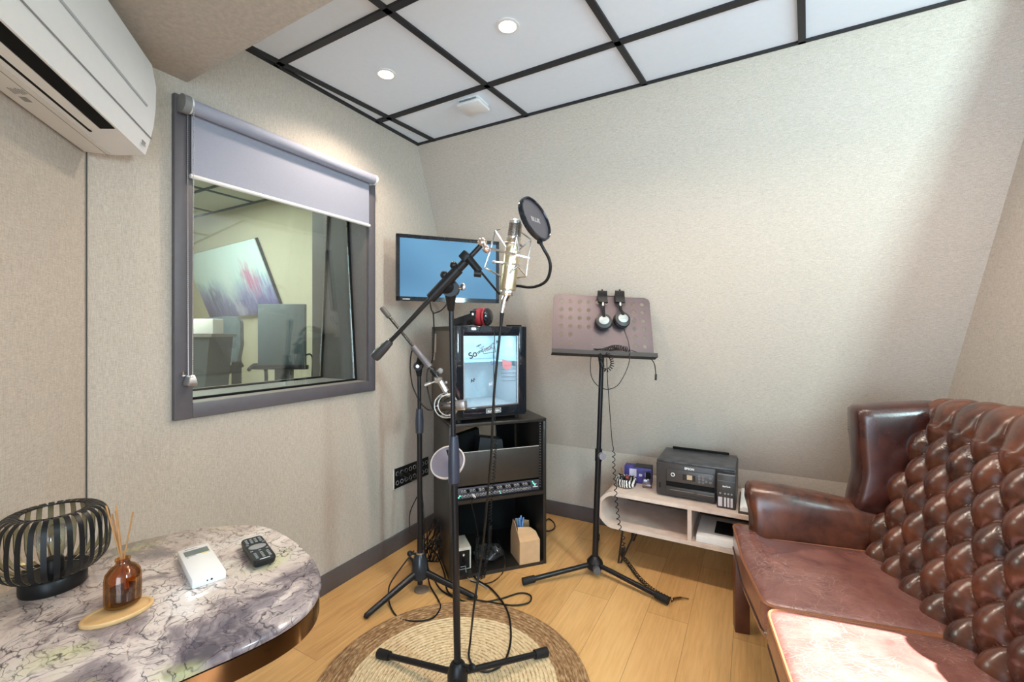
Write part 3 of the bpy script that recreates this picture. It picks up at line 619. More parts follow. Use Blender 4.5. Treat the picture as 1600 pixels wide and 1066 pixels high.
# ------------------------------------------------------------------ marble table and what stands on it
def mat_marble():
    m, t, b = nt('violet_marble'); b.inputs['Roughness'].default_value = 0.10; b.inputs['Coat Weight'].default_value = 0.3
    co = objco(t, (1, 1, 1), (0, 0, 0.6)); wn = nd(t, 'ShaderNodeTexNoise', Scale=5.0, Detail=5); t.links.new(co, wn.inputs['Vector'])
    wp = nd(t, 'ShaderNodeVectorMath', operation='MULTIPLY_ADD'); wp.inputs[1].default_value = (0.30, 0.30, 0.30); t.links.new(wn.outputs['Color'], wp.inputs[0]); t.links.new(co, wp.inputs[2])
    big = noise(t, wp.outputs[0], 3.6, 5, 0.6, 0.5)
    base = ramp(t, big, [(0.35, (0.10, 0.085, 0.10)), (0.44, (0.30, 0.25, 0.26)), (0.51, (0.62, 0.53, 0.49)), (0.65, (0.80, 0.75, 0.73))])
    # grey drift across
    st = noise(t, objco(t, (2.2, 9, 1), (0, 0, 0.5)), 2.0, 5, 0.65, 0.5)
    mx0 = nd(t, 'ShaderNodeMix', data_type='RGBA', blend_type='MULTIPLY'); t.links.new(ramp(t, noise(t, co, 2.3, 2), [(0.48, (0, 0, 0)), (0.62, (0.9, 0.9, 0.9))]), mx0.inputs[0]); t.links.new(base, mx0.inputs[6]); t.links.new(ramp(t, st, [(0.38, (0.26, 0.22, 0.24)), (0.62, (1, 0.93, 0.88))]), mx0.inputs[7])
    gn = ramp(t, noise(t, objco(t, (1, 1, 1), (0.4, 0.2, 1.2)), 4.4, 3), [(0.60, (0, 0, 0)), (0.72, (0.6, 0.6, 0.6))])
    mx1 = nd(t, 'ShaderNodeMix', data_type='RGBA'); t.links.new(gn, mx1.inputs[0]); t.links.new(mx0.outputs[2], mx1.inputs[6]); mx1.inputs[7].default_value = (0.52, 0.55, 0.22, 1)
    cur = mx1.outputs[2]
    for sc, wd in ((9.0, 0.022), (21.0, 0.034), (36.0, 0.04), (4.3, 0.014)):
        v = nd(t, 'ShaderNodeTexVoronoi', feature='DISTANCE_TO_EDGE', Scale=sc); t.links.new(wp.outputs[0], v.inputs['Vector'])
        mk = ramp(t, noise(t, co, 6 + sc, 2), [(0.42, (0, 0, 0)), (0.60, (1, 1, 1))])
        vr = ramp(t, v.outputs['Distance'], [(0.0, (0.9, 0.9, 0.9)), (wd, (0, 0, 0))]); mu = nd(t, 'ShaderNodeMath', operation='MULTIPLY'); t.links.new(vr, mu.inputs[0]); t.links.new(mk, mu.inputs[1])
        mx = nd(t, 'ShaderNodeMix', data_type='RGBA'); t.links.new(mu.outputs[0], mx.inputs[0]); t.links.new(cur, mx.inputs[6]); mx.inputs[7].default_value = (0.035, 0.028, 0.038, 1); cur = mx.outputs[2]
    t.links.new(cur, b.inputs['Base Color']); return m
TZ = 0.74
tp = [(-1.463, 0.488), (-1.460, 0.537), (-1.437, 0.600), (-1.403, 0.665), (-1.344, 0.721), (-1.293, 0.754), (-1.220, 0.773), (-1.105, 0.761), (-0.973, 0.724), (-0.876, 0.676), (-0.821, 0.627), (-0.794, 0.575), (-0.789, 0.52), (-0.800, 0.46), (-0.818, 0.40), (-0.845, 0.32), (-0.885, 0.23), (-0.95, 0.16), (-1.05, 0.12), (-1.17, 0.12), (-1.29, 0.165), (-1.385, 0.245), (-1.44, 0.35)]
ol = [V((p.x, p.y)) for p in resample([V(p) for p in sm([(x, y, 0) for x, y in tp], 10, True)] + [V((tp[0][0], tp[0][1], 0))], 181)[:-1]]
tcen = V((-1.13, 0.45))
tb = thing('side_table', 'rounded marble top table with dark bronze rim in the near left corner', 'table', (tcen.x, tcen.y, 0))
def tr_(k, z, off=0): return [V((*(p - (p - tcen).normalized() * off), z)) for p in ol]
build('marble_top', MB().loft([tr_(1, TZ - 0.016, 0.006), tr_(1, TZ - 0.014, 0.001), tr_(1, TZ - 0.007, -0.001), tr_(1, TZ - 0.002, 0.001), tr_(1, TZ, 0.005)]), mat_marble(), tb, ang=50)
build('bronze_rim', MB().loft([tr_(1, TZ - 0.060, 0.007), tr_(1, TZ - 0.058, 0.003), tr_(1, TZ - 0.018, 0.003), tr_(1, TZ - 0.016, 0.007)]), pm('polished_bronze', (0.12, 0.085, 0.066), 0.13, 1.0, var=0.05, nscale=3), tb, ang=50)
build('pedestal', MB().lathe([(0.20, 0.0), (0.20, 0.015), (0.06, 0.04), (0.045, 0.10), (0.045, 0.60), (0.12, 0.68)], (tcen.x, tcen.y, 0)), K['black'], tb)
# lamp of black metal ribs
def on_table(x, y): return on_z(x, y, TZ)
lc = on_table(84, 916); lc.z = TZ
lamp = thing('table_lamp', 'lantern lamp of black metal ribs around a clear bulb on the marble table', 'lamp', lc)
build('base', MB().lathe([(0.0, 0), (0.054, 0), (0.055, 0.003), (0.055, 0.028), (0.052, 0.032), (0.0, 0.033)], lc, n=48, cap=False), K['satin'], lamp)
rp = sm([(0.050, 0, 0.034), (0.072, 0, 0.040), (0.089, 0, 0.060), (0.0935, 0, 0.088), (0.0930, 0, 0.122), (0.0875, 0, 0.152), (0.072, 0, 0.167), (0.054, 0, 0.166)], 5)
NR = 30; K['gold_inner'] = pm('pale_gold_inside', (0.42, 0.36, 0.22), 0.35, 0.6)
for k in range(NR):
    a = 2 * PI * k / NR; Rz = Matrix.Rotation(a, 3, 'Z'); rg = []
    for i, p in enumerate(rp):
        tt = (rp[min(len(rp) - 1, i + 1)] - rp[max(0, i - 1)]).normalized(); n = V((tt.z, 0, -tt.x)); wv = V((0, 0.0046, 0))
        rg.append([lc + Rz @ q for q in (p - wv - n * 0.0006, p + wv - n * 0.0006, p + wv + n * 0.0006, p - wv + n * 0.0006)])
    rb_ = build('rib', MB().loft(rg), K['satin'], lamp, ang=30); ri = []
    for i, p in enumerate(rp[3:-3], 3):
        tt = (rp[i + 1] - rp[i - 1]).normalized(); n = V((tt.z, 0, -tt.x)); wv = V((0, 0.0042, 0))
        ri.append([lc + Rz @ (p + n * q + w_ * wv) for q, w_ in ((-0.0015, -1), (-0.0015, 1), (-0.0007, 1), (-0.0007, -1))])
    build('inner_face', MB().loft(ri), K['gold_inner'], rb_, ang=30)
build('top_ring', MB().torus(lc + V((0, 0, 0.166)), (0, 0, 1), 0.054, 0.0018, 48, 6), K['satin'], lamp)
build('bulb_holder', MB().lathe([(0.0, 0.033), (0.017, 0.033), (0.017, 0.060), (0.014, 0.064), (0.0, 0.064)], lc, n=24, cap=False), K['satin'], lamp)
build('bulb', MB().lathe([(0.012, 0.064), (0.016, 0.074), (0.026, 0.090), (0.031, 0.104), (0.029, 0.120), (0.019, 0.132), (0.0, 0.136)], lc, n=28, cap=False), K['clear'], lamp)
fl = MB()
for k in range(5):
    a = k * 1.2566; fl.tube([lc + V((0.004 * math.cos(a), 0.004 * math.sin(a), 0.066)), lc + V((0.012 * math.cos(a), 0.012 * math.sin(a), 0.096)), lc + V((0.005 * math.cos(a + .6), 0.005 * math.sin(a + .6), 0.118))], 0.0007, 5)
build('filament', fl, K['brass'], lamp)
# reed diffuser on an oval wooden tray
tc = on_table(184, 961); tc.z = TZ
u_ = (on_table(235, 943) - on_table(135, 978)).normalized(); ra = math.atan2(u_.y, u_.x)
tray = single('tray', MB().loft([[tc + Matrix.Rotation(ra, 3, 'Z') @ V((0.056 * k * math.cos(a_ * PI / 24), 0.038 * k * math.sin(a_ * PI / 24), z)) for a_ in range(48)] for k, z in ((0.94, 0.0), (1.0, 0.003), (1.0, 0.008), (0.97, 0.0095), (0.90, 0.0095), (0.87, 0.0065))]), pm('bamboo', (0.66, 0.42, 0.19), 0.5, var=0.15, nscale=30), 'oval bamboo tray under the amber diffuser bottle', 'tray')
def mat_amber():
    m = glass('amber_glass', (0.80, 0.54, 0.22), 0.06); return m
K['amber'] = mat_amber()
bc = on_table(192, 950); bc.z = TZ + 0.0095
df = thing('reed_diffuser', 'amber glass bottle with rattan reeds standing on the bamboo tray', 'reed diffuser', bc)
build('bottle', MB().lathe([(0.0, 0.0), (0.026, 0.0), (0.0295, 0.004), (0.030, 0.012), (0.030, 0.052), (0.028, 0.064), (0.021, 0.074), (0.0125, 0.080), (0.0105, 0.086), (0.0125, 0.088), (0.0125, 0.092), (0.0085, 0.092), (0.0085, 0.080), (0.019, 0.071), (0.026, 0.062), (0.0275, 0.052), (0.0275, 0.008), (0.0, 0.004)], bc, n=40, cap=False), K['amber'], df, ang=50)
build('liquid', MB().lathe([(0.0, 0.005), (0.0265, 0.006), (0.0268, 0.030), (0.0, 0.030)], bc, n=36, cap=False), pm('dark_oil', (0.035, 0.010, 0.004), 0.1), df)
for dx, dy, k in ((-0.016, -0.004, 0), (-0.010, 0.006, 1), (-0.005, -0.006, 2), (0.010, 0.002, 3), (-0.013, 0.003, 4)):
    o_ = RGT * dx * 1.9 + FWD * dy
    build('reed', MB().tube([bc + V((0, 0, 0.006)) - o_ * 0.55, bc + V((0, 0, 0.092)) + o_ * 0.12, bc + V((0, 0, 0.200 - 0.005 * k)) + o_ * 1.0], 0.0016, 8), pm('rattan', (0.40, 0.20, 0.075), 0.7, var=0.2), df)
# white remote of the air conditioner
P0, P1, P2, P3 = [on_table(*q) for q in ((273, 868), (322, 853.5), (358, 912), (305, 931))]
ex = ((P1 - P0) + (P2 - P3)).normalized(); ey = ((P0 - P3) + (P1 - P2)).normalized(); cc = (P0 + P1 + P2 + P3) / 4
ang_ = math.atan2(ey.y, ey.x) - PI / 2
wr = thing('remote_control', 'white air conditioner remote with grey display on the marble table', 'remote control', (cc.x, cc.y, TZ), ang_)
LW, LL = 0.064, 0.185
build('body', MB().box((0, 0, 0.010), (LW, LL, 0.020), bev=0.003), K['white'], wr, local=True)
build('display', MB().box((0.001, LL * 0.30, 0.0202), (LW * 0.76, LL * 0.16, 0.0008)), pm('lcd_grey', (0.16, 0.19, 0.18), 0.2), wr, local=True)
build('print', MB().box((-0.006, LL * 0.435, 0.0202), (LW * 0.40, 0.003, 0.0006)).box((-0.012, LL * 0.20, 0.0202), (LW * 0.30, 0.002, 0.0006)).box((-0.020, LL * 0.17, 0.0202), (0.004, 0.002, 0.0006)), K['grey'], wr, local=True)
build('button', MB().box((0.017, LL * 0.195, 0.0205), (0.017, 0.006, 0.0012), bev=0.0004), pm('yellow_button', (0.62, 0.52, 0.25), 0.5), wr, local=True)
build('lens', MB().cyl((0.004, -LL / 2 - 0.0003, 0.010), (0.004, -LL / 2 + 0.001, 0.010), 0.0022, n=10).cyl((-0.004, -LL / 2 - 0.0003, 0.010), (-0.004, -LL / 2 + 0.001, 0.010), 0.0016, n=10), K['matt'], wr, local=True)
# black TV remote
P0, P1, P2, P3 = [on_table(*q) for q in ((371, 852), (406, 843), (438, 887), (400, 900))]
ey = ((P0 - P3) + (P1 - P2)).normalized(); cc = (P0 + P1 + P2 + P3) / 4
br_ = thing('remote_control', 'black television remote with many buttons beside the white remote', 'remote control', (cc.x, cc.y, TZ), math.atan2(ey.y, ey.x) - PI / 2)
RL_, RWD_ = 0.150, 0.048
oc_ = rounded([(-RWD_ / 2, -RL_ / 2), (RWD_ / 2, -RL_ / 2), (RWD_ / 2, RL_ / 2), (-RWD_ / 2, RL_ / 2)], 0.012, 5)
build('body', MB().loft([[V((p[0] * k, p[1] * k, z)) for p in oc_] for k, z in ((0.80, 0.0), (0.95, 0.005), (1.0, 0.013), (1.0, 0.018), (0.965, 0.021))]), K['satin'], br_, local=True)
for (bx, by) in [(x * 0.0115, y) for y in (-0.058, -0.049, -0.040, -0.031) for x in (-1.2, 0, 1.2)] + [(x * 0.010, y) for y in (0.038, 0.048, 0.058) for x in (-1.5, -0.5, 0.5, 1.5)] + [(-0.017, -0.015), (0.017, -0.015), (0.0, -0.018), (-0.018, 0.027), (0.018, 0.027)]:
    build('button', MB().box((bx, by, 0.0218), (0.006, 0.0042, 0.0018), bev=0.0006), K['grey'], br_, local=True)
build('direction_pad', MB().loft([[V((0.019 * math.cos(a_ * PI / 16) * k, 0.006 + 0.014 * math.sin(a_ * PI / 16) * k, z)) for a_ in range(32)] for k, z in ((1, 0.0205), (1, 0.0222), (0.93, 0.0228))]), K['grey'], br_, local=True)
build('print', MB().box((0, -0.068, 0.0212), (0.022, 0.002, 0.0005)), K['label'], br_, local=True)
# ------------------------------------------------------------------ rack cabinet
RA = math.radians(48.5); RO = V((-1.392, 1.850, 0))
rk = thing('rack_cabinet', 'black open rack cabinet in the corner carrying the small glass door fridge', 'cabinet', RO, RA)
RWd, RD, RH = 0.552, 0.48, 0.82
K['rack'] = pm('black_melamine', (0.018, 0.015, 0.013), 0.34, var=0.1)
def rl(name, mb, mat, parent=rk, **k): return build(name, mb, mat, parent, local=True, **k)
for x in (0.009, RWd - 0.009): rl('side_panel', MB().box((x, RD / 2, RH / 2), (0.018, RD, RH - 0.002), bev=0.0015), K['rack'])
rl('top_panel', MB().box((RWd / 2, RD / 2, RH - 0.009), (RWd, RD, 0.018), bev=0.0015), K['rack'])
rl('bottom_panel', MB().box((RWd / 2, RD / 2, 0.010), (RWd - 0.036, RD - 0.004, 0.020)), K['rack'])
rl('shelf', MB().box((RWd / 2, RD / 2 - 0.002, 0.404), (RWd - 0.037, RD - 0.006, 0.018)), K['rack'])
bp = MB().box((RWd / 2, RD - 0.010, 0.208), (RWd - 0.037, 0.008, 0.374))
rl('back_panel', bp, K['matt'])
rl('cable_grommet', MB().torus((0.14, RD - 0.016, 0.30), (0, 1, 0), 0.034, 0.005, 28, 8), K['satin'])
rl('side_lining', MB().box((0.40 + 0.066, RD - 0.012, 0.608), (0.13, 0.008, 0.38)), K['matt'])
for x in (0.026, RWd - 0.026):
    m_ = MB().box((x, 0.030, 0.607), (0.016, 0.004, 0.376)); rl('rack_rail', m_, K['satin'])
    h_ = MB()
    for k in range(24): h_.cyl((x, 0.0255, 0.430 + k * 0.0155), (x, 0.0285, 0.430 + k * 0.0155), 0.0032, n=8)
    rl('rail_screw', h_, pm('zinc_screws', (0.32, 0.32, 0.34), 0.35, 1.0))
bpn = rl('blank_panel', MB().box((RWd / 2, 0.024, 0.572), (0.482, 0.004, 0.178), bev=0.001), pm('satin_black_panel', (0.030, 0.024, 0.020), 0.40))
rl('panel_edge', MB().box((RWd / 2, 0.023, 0.6622), (0.478, 0.006, 0.0022)), pm('bright_edge', (0.55, 0.53, 0.50), 0.4), bpn)
# recording interface in the rack
un = thing('audio_interface', 'rack recording unit with rows of knobs and green lamps above the lower shelf', 'audio unit', RO + Matrix.Rotation(RA, 3, 'Z') @ V((0.276, 0.024, 0.414)), RA)
rl('chassis', MB().box((0, 0.12, 0.030), (0.43, 0.22, 0.055)), K['satin'], un)
rl('front_plate', MB().box((0, 0.0, 0.030), (0.482, 0.006, 0.058), bev=0.001), pm('purple_black_plate', (0.045, 0.040, 0.055), 0.4), un)
kc = pm('grey_knob', (0.30, 0.29, 0.29), 0.4); kd = K['matt']
rnd = random.Random(3)
for i in range(8):
    x = -0.205 + i * 0.050
    for (dx, z, r, mm) in ((0.0, 0.044, 0.0065, kc), (0.016, 0.044, 0.0065, kc), (0.032, 0.043, 0.0085, kd), (0.002, 0.018, 0.0070, kc), (0.018, 0.018, 0.0070, kc), (0.034, 0.019, 0.0075, kc)):
        kn = rl('knob', MB().cyl((x + dx, -0.003, z), (x + dx, -0.016, z), r, r * 0.88, n=14), mm, un)
        if mm is kc and rnd.random() < 0.99: rl('pointer', MB().cyl((x + dx, -0.016, z), (x + dx, -0.0168, z), r * 0.5, n=10), kd, kn)
for x, z in ((-0.222, 0.012), (-0.215, 0.020), (0.012, 0.010), (0.008, 0.020), (0.200, 0.050), (0.206, 0.040), (0.214, 0.030)):
    rl('signal_lamp', MB().box((x, -0.0042, z), (0.006, 0.003, 0.005)), K['green'], un)
rl('print', MB().box((0.218, -0.0035, 0.020), (0.03, 0.001, 0.003)).box((0.216, -0.0035, 0.036), (0.018, 0.001, 0.002)), K['label'], un)
# dark cases standing behind the blank panel
Rr = Matrix.Rotation(RA, 3, 'Z')
def rkw(x, y, z): return RO + Rr @ V((x, y, z))
b_ = MB(); b_.loft([[rkw(x, y, z) for x, z in ((0.05, 0.472), (0.25, 0.472), (0.225, 0.735), (0.05, 0.690))] for y in (0.24, 0.30)])
single('case', b_, K['matt'], 'black case with slanting top standing behind the blank panel of the rack', 'case')
b_ = MB(); b_.loft([[rkw(x, y, z) for x, z in ((0.165, 0.472), (0.36, 0.472), (0.33, 0.690), (0.20, 0.712))] for y in (0.12, 0.20)])
single('case', b_, pm('near_black_case', (0.016, 0.018, 0.020), 0.6), 'smaller black wedge shaped case in front of the taller one behind the rack panel', 'case')
# power supply in the lower compartment
ps = thing('power_supply', 'small cream metal power supply with black socket face inside the rack', 'power supply', rkw(0.075, 0.10, 0.021), RA)
rl('housing', MB().box((0, 0.03, 0.060), (0.112, 0.15, 0.118), bev=0.003), K['cream'], ps)
rl('face', MB().box((0.0, -0.0465, 0.056), (0.094, 0.003, 0.096)), K['satin'], ps)
rl('switch', MB().cyl((0.012, -0.048, 0.086), (0.012, -0.058, 0.086), 0.006, n=12), K['chrome'], ps)
rl('connector', MB().cyl((0.014, -0.048, 0.050), (0.014, -0.070, 0.050), 0.010, n=14).cyl((0.014, -0.070, 0.050), (0.014, -0.086, 0.044), 0.006, n=10), K['satin'], ps)
rl('print', MB().box((0.012, -0.0485, 0.020), (0.03, 0.001, 0.003)).box((-0.02, -0.0485, 0.026), (0.004, 0.001, 0.004)), K['label'], ps)
single('adapter', MB().box(rkw(0.045, 0.10, 0.180), (0.036, 0.05, 0.079), Rr, bev=0.004), K['satin'], 'black plug adapter standing on the cream power supply box', 'adapter')
# cardboard box with handle top
cb = thing('cardboard_box', 'small brown cardboard carry box with gable handle at the lower right of the rack', 'box', rkw(0.452, 0.075, 0.0205), RA)
w2_, d2_ = 0.059, 0.075
cbm = MB()
for s_ in (-1, 1):
    cbm.box((s_ * w2_, 0, 0.062), (0.003, 2 * d2_, 0.124)); cbm.box((0, s_ * d2_, 0.062), (2 * w2_, 0.003, 0.124))
cbm.box((0, 0, 0.002), (2 * w2_, 2 * d2_, 0.004))
rl('carton', cbm, K['card'], cb)
def flap(name, pts, th=V((0, 0.002, 0.001))):
    P = [V(p) for p in pts]; rl(name, MB().loft([P, [p + th for p in P]]), K['card'], cb)
flap('flap', [(-w2_, -d2_, 0.124), (w2_, -d2_, 0.124), (w2_ * 0.9, -0.035, 0.152), (-w2_, -0.035, 0.152)])
flap('handle', [(-w2_, -0.035, 0.152), (w2_ * 0.9, -0.035, 0.152), (w2_ * 0.35, -0.030, 0.178), (-w2_ * 0.9, -0.028, 0.186)])
flap('flap', [(-w2_, d2_, 0.124), (w2_, d2_, 0.124), (w2_ * 0.6, 0.030, 0.190), (-w2_ * 0.8, 0.030, 0.212)])
flap('end_flap', [(-w2_, -d2_, 0.124), (-w2_ * 1.02, d2_, 0.124), (-w2_ * 1.1, 0.025, 0.215), (-w2_ * 1.1, -0.015, 0.200)], V((0.002, 0, 0.001)))
lf = MB()
for k in range(6):
    a = k * 1.05; lf.loft([[V((-0.02 + math.cos(a) * 0.004 + dx, 0.02 + math.sin(a) * 0.012, 0.12)) for dx in (-0.006, 0.006)] + [V((-0.02 + 0.020 * math.cos(a) + dx, 0.02 + 0.016 * math.sin(a) + 0.004, 0.215 + 0.008 * math.sin(a * 2))) for dx in (0.005, -0.004)], [V((-0.02 + math.cos(a) * 0.004 + dx, 0.021 + math.sin(a) * 0.012, 0.12)) for dx in (-0.006, 0.006)] + [V((-0.02 + 0.020 * math.cos(a) + dx, 0.0215 + 0.016 * math.sin(a) + 0.004, 0.215 + 0.008 * math.sin(a * 2))) for dx in (0.005, -0.004)]])
Xb = ROOT[cb.name]; bmesh.ops.transform(lf.bm, matrix=Xb, verts=lf.bm.verts)
single('tissue_wrap', lf, pm('blue_tissue', (0.13, 0.26, 0.52), 0.6, var=0.3), 'crumpled blue wrapping sticking out of the cardboard box in the rack', 'wrapping')
# crumpled black bag on the rack floor
bgm = MB(); rg = []
for j in range(9):
    v_ = j / 8; r_ = math.sin(PI * min(1, 0.12 + v_ * 0.9)) ** 0.7; rg.append([rkw(0.255 + 0.085 * r_ * math.cos(a_ * PI / 14) * (1 + 0.12 * math.sin(3 * a_)), 0.13 + 0.075 * r_ * math.sin(a_ * PI / 14), 0.021 + 0.085 * v_ * (0.85 + 0.2 * math.sin(a_ * 1.3 + j))) for a_ in range(28)])
single('bag', bgm.loft(rg), pm('shiny_black_plastic', (0.02, 0.02, 0.022), 0.22), 'crumpled shiny black plastic bag on the rack floor between power supply and cardboard box', 'bag')

# ------------------------------------------------------------------ mini fridge
FA = math.radians(57); FO = V((-1.362, 1.866, 0.82))
fg = thing('mini_fridge', 'small black fridge with lit glass door standing on the rack cabinet', 'fridge', FO, FA)
FW, FD, FH = 0.425, 0.40, 0.515
def fl_(name, mb, mat, parent=fg, **k): return build(name, mb, mat, parent, local=True, **k)
K['fridge'] = pm('fridge_side_grey', (0.085, 0.068, 0.055), 0.42, var=0.05)
cbx = MB(); t1 = 0.028
cbx.box((t1 / 2, 0.045 + (FD - 0.045) / 2, 0.022 + (FH - 0.022) / 2), (t1, FD - 0.045, FH - 0.022), bev=0.003).box((FW - t1 / 2, 0.045 + (FD - 0.045) / 2, 0.022 + (FH - 0.022) / 2), (t1, FD - 0.045, FH - 0.022), bev=0.003)
cbx.box((FW / 2, 0.045 + (FD - 0.045) / 2, FH - 0.014), (FW, FD - 0.045, 0.028), bev=0.003).box((FW / 2, 0.045 + (FD - 0.045) / 2, 0.046), (FW - 0.02, FD - 0.045, 0.048)).box((FW / 2, FD - 0.014, FH / 2), (FW - 0.02, 0.026, FH - 0.06))
fl_('cabinet', cbx, K['fridge'])
K['liner'] = pm('white_liner', (0.80, 0.84, 0.86), 0.5, var=0.01)
li = MB()
for x in (t1 + 0.003, FW - t1 - 0.003): li.box((x, 0.205, 0.278), (0.006, 0.315, 0.416))
li.box((FW / 2, 0.205, 0.073), (FW - 2 * t1, 0.315, 0.006)).box((FW / 2, 0.205, FH - 0.031), (FW - 2 * t1, 0.315, 0.006)).box((FW / 2, FD - 0.030, 0.278), (FW - 2 * t1, 0.006, 0.416))
fl_('inner_liner', li, K['liner'])
for k in range(5): fl_('shelf_rib', MB().box((FW - t1 - 0.010, 0.20, 0.292 - k * 0.022), (0.010, 0.26, 0.004)), K['liner'])
fl_('shelf', MB().box((FW / 2, 0.215, 0.315), (FW - 2 * t1 - 0.014, 0.29, 0.006)), pm('frosted_shelf', (0.55, 0.66, 0.74), 0.3))
fl_('light_strip', MB().box((FW / 2, 0.12, FH - 0.037), (0.20, 0.02, 0.006)), emis('cool_lamp', (0.62, 0.92, 1.0), 5))
for yy, zz, pw_ in ((0.12, FH - 0.05, 0.75), (0.10, 0.300, 0.30)):
    lo = light('fridge_light', 'AREA', (0, 0, 1), (0, 0, 0), pw_, (0.62, 0.90, 1.0) if zz > 0.4 else (0.86, 0.86, 1.0), shape='RECTANGLE', size=0.26, size_y=0.05)
    lo.parent = fg; lo.location = (FW / 2, yy, zz); lo.rotation_euler = (math.radians(18), 0, 0)
K['gloss'] = pm('gloss_black', (0.010, 0.013, 0.018), 0.06)
dr = MB()
dr.box((0.022, 0.020, 0.030 + (FH - 0.03) / 2), (0.044, 0.040, FH - 0.03), bev=0.003).box((FW - 0.024, 0.020, 0.030 + (FH - 0.03) / 2), (0.048, 0.040, FH - 0.03), bev=0.003)
dr.box((FW / 2, 0.020, FH - 0.026), (FW - 0.086, 0.040, 0.052), bev=0.003).box((FW / 2, 0.020, 0.055), (FW - 0.086, 0.040, 0.05), bev=0.003)
door = fl_('door', dr, K['gloss'])
mt = glass('door_glass', (0.86, 0.94, 0.96), 0.10)
fl_('door_glass', MB().box((FW / 2 - 0.002, 0.016, 0.272), (FW - 0.096, 0.012, 0.386)), mt, door)
fl_('inner_trim', MB().box((0.047, 0.008, 0.272), (0.005, 0.008, 0.39)).box((FW - 0.051, 0.008, 0.272), (0.006, 0.008, 0.39)).box((FW / 2, 0.008, 0.082), (FW - 0.09, 0.008, 0.006)).box((FW / 2, 0.008, 0.464), (FW - 0.09, 0.008, 0.005)), pm('silver_trim', (0.6, 0.6, 0.62), 0.3, 1.0), door)
fl_('plinth', MB().box((FW / 2, 0.05, 0.026), (FW - 0.01, 0.09, 0.012)), K['satin'])
for x in (0.035, FW - 0.04):
    for y in (0.05, FD - 0.05): fl_('foot', MB().cyl((x, y, 0.0), (x, y, 0.024), 0.014, n=14), K['rubber'])
fl_('hinge_cover', MB().box((FW - 0.055, 0.05, FH + 0.004), (0.075, 0.05, 0.010), bev=0.003), K['matt'])
fl_('warning_label', MB().box((-0.0005, FD - 0.055, 0.42), (0.0012, 0.05, 0.11)).box((-0.0005, FD - 0.042, 0.34), (0.0012, 0.026, 0.045)), pm('pale_label', (0.42, 0.36, 0.31), 0.6), label='pale printed label on the left side')
cl = MB()
for k in range(30): cl.box((0.004, FD - 0.006, 0.05 + k * 0.0148), (0.012, 0.006, 0.006))
fl_('rear_grille', cl, K['matt'])
# writing on the door
def face(x, z, rot=0.0): return basis((math.cos(rot), 0, math.sin(rot)), (-math.sin(rot), 0, math.cos(rot)), (x, 0.0085, z))
pb = fl_('maker_plate', MB().box((FW / 2 + 0.005, -0.001, 0.057), (0.088, 0.003, 0.024)), pm('plate_grey', (0.10, 0.11, 0.12), 0.3), door)
pf = MB().box((FW / 2 + 0.005, -0.003, 0.0685), (0.088, 0.001, 0.0012)).box((FW / 2 + 0.005, -0.003, 0.0455), (0.088, 0.001, 0.0012)).box((FW / 2 - 0.0385, -0.003, 0.057), (0.0012, 0.001, 0.024)).box((FW / 2 + 0.0485, -0.003, 0.057), (0.0012, 0.001, 0.024))
fl_('maker_plate_border', pf, K['label'], door)
text('lettering', 'KLARSTEIN', 0.0145, K['label'], door, basis((1, 0, 0), (0, 0, 1), (FW / 2 + 0.005, -0.0032, 0.055)), label='white maker name on the door bottom')
text('lettering', 'So', 0.048, K['darklabel'], door, face(0.100, 0.362, 0.42), label='black slanted sticker writing')
text('lettering', 'und', 0.024, K['darklabel'], door, face(0.142, 0.380, 0.42))
text('lettering', 'TBSK', 0.025, pm('sticker_violet', (0.20, 0.13, 0.17), 0.6), door, face(0.190, 0.392, 0.36))
stb = MB()
def edge(a, b, wd=0.0028): a, b = V((a[0], 0.0085, a[1])), V((b[0], 0.0085, b[1])); stb.box((a + b) / 2, ((b - a).length, 0.001, wd), Matrix.Rotation(-math.atan2((b - a).z, (b - a).x), 3, 'Y'))
for a, b in (((0.158, 0.376), (0.222, 0.425)), ((0.222, 0.425), (0.236, 0.375)), ((0.236, 0.375), (0.164, 0.366)), ((0.164, 0.366), (0.158, 0.376))): edge(a, b)
fl_('sticker_outline', stb, pm('sticker_dark', (0.10, 0.08, 0.10), 0.6), door)
text('lettering', 'NEW', 0.013, K['darklabel'], door, face(0.135, 0.410, 0.42))
text('lettering', 'SLAM', 0.012, K['grey'], door, face(0.152, 0.400, 0.42))
text('lettering', 'AF', 0.024, K['darklabel'], door, face(0.100, 0.225, 0.25), label='black letters on the lower left of the door glass')
text('lettering', 'A', 0.022, K['darklabel'], door, face(0.245, 0.43, 0.4))
text('lettering', 'AF', 0.022, K['label'], door, face(0.205, 0.20, 0.3))
text('lettering', 'So', 0.03, pm('sticker_blue', (0.12, 0.20, 0.42), 0.6), door, face(0.220, 0.318, 0.5))
st = MB()
for k in range(5): st.box((0.318, 0.0085, 0.298 - k * 0.021), (0.10, 0.001, 0.0022))
fl_('sticker_lines', st, pm('sticker_grey', (0.15, 0.17, 0.21), 0.5), door)
fl_('red_sticker', MB().loft([[V((x, y, z)) for x, z in ((0.275, 0.332), (0.335, 0.318), (0.330, 0.285), (0.300, 0.272), (0.278, 0.290))] for y in (0.0080, 0.0095)]), pm('sticker_pink', (0.60, 0.26, 0.30), 0.5), door)

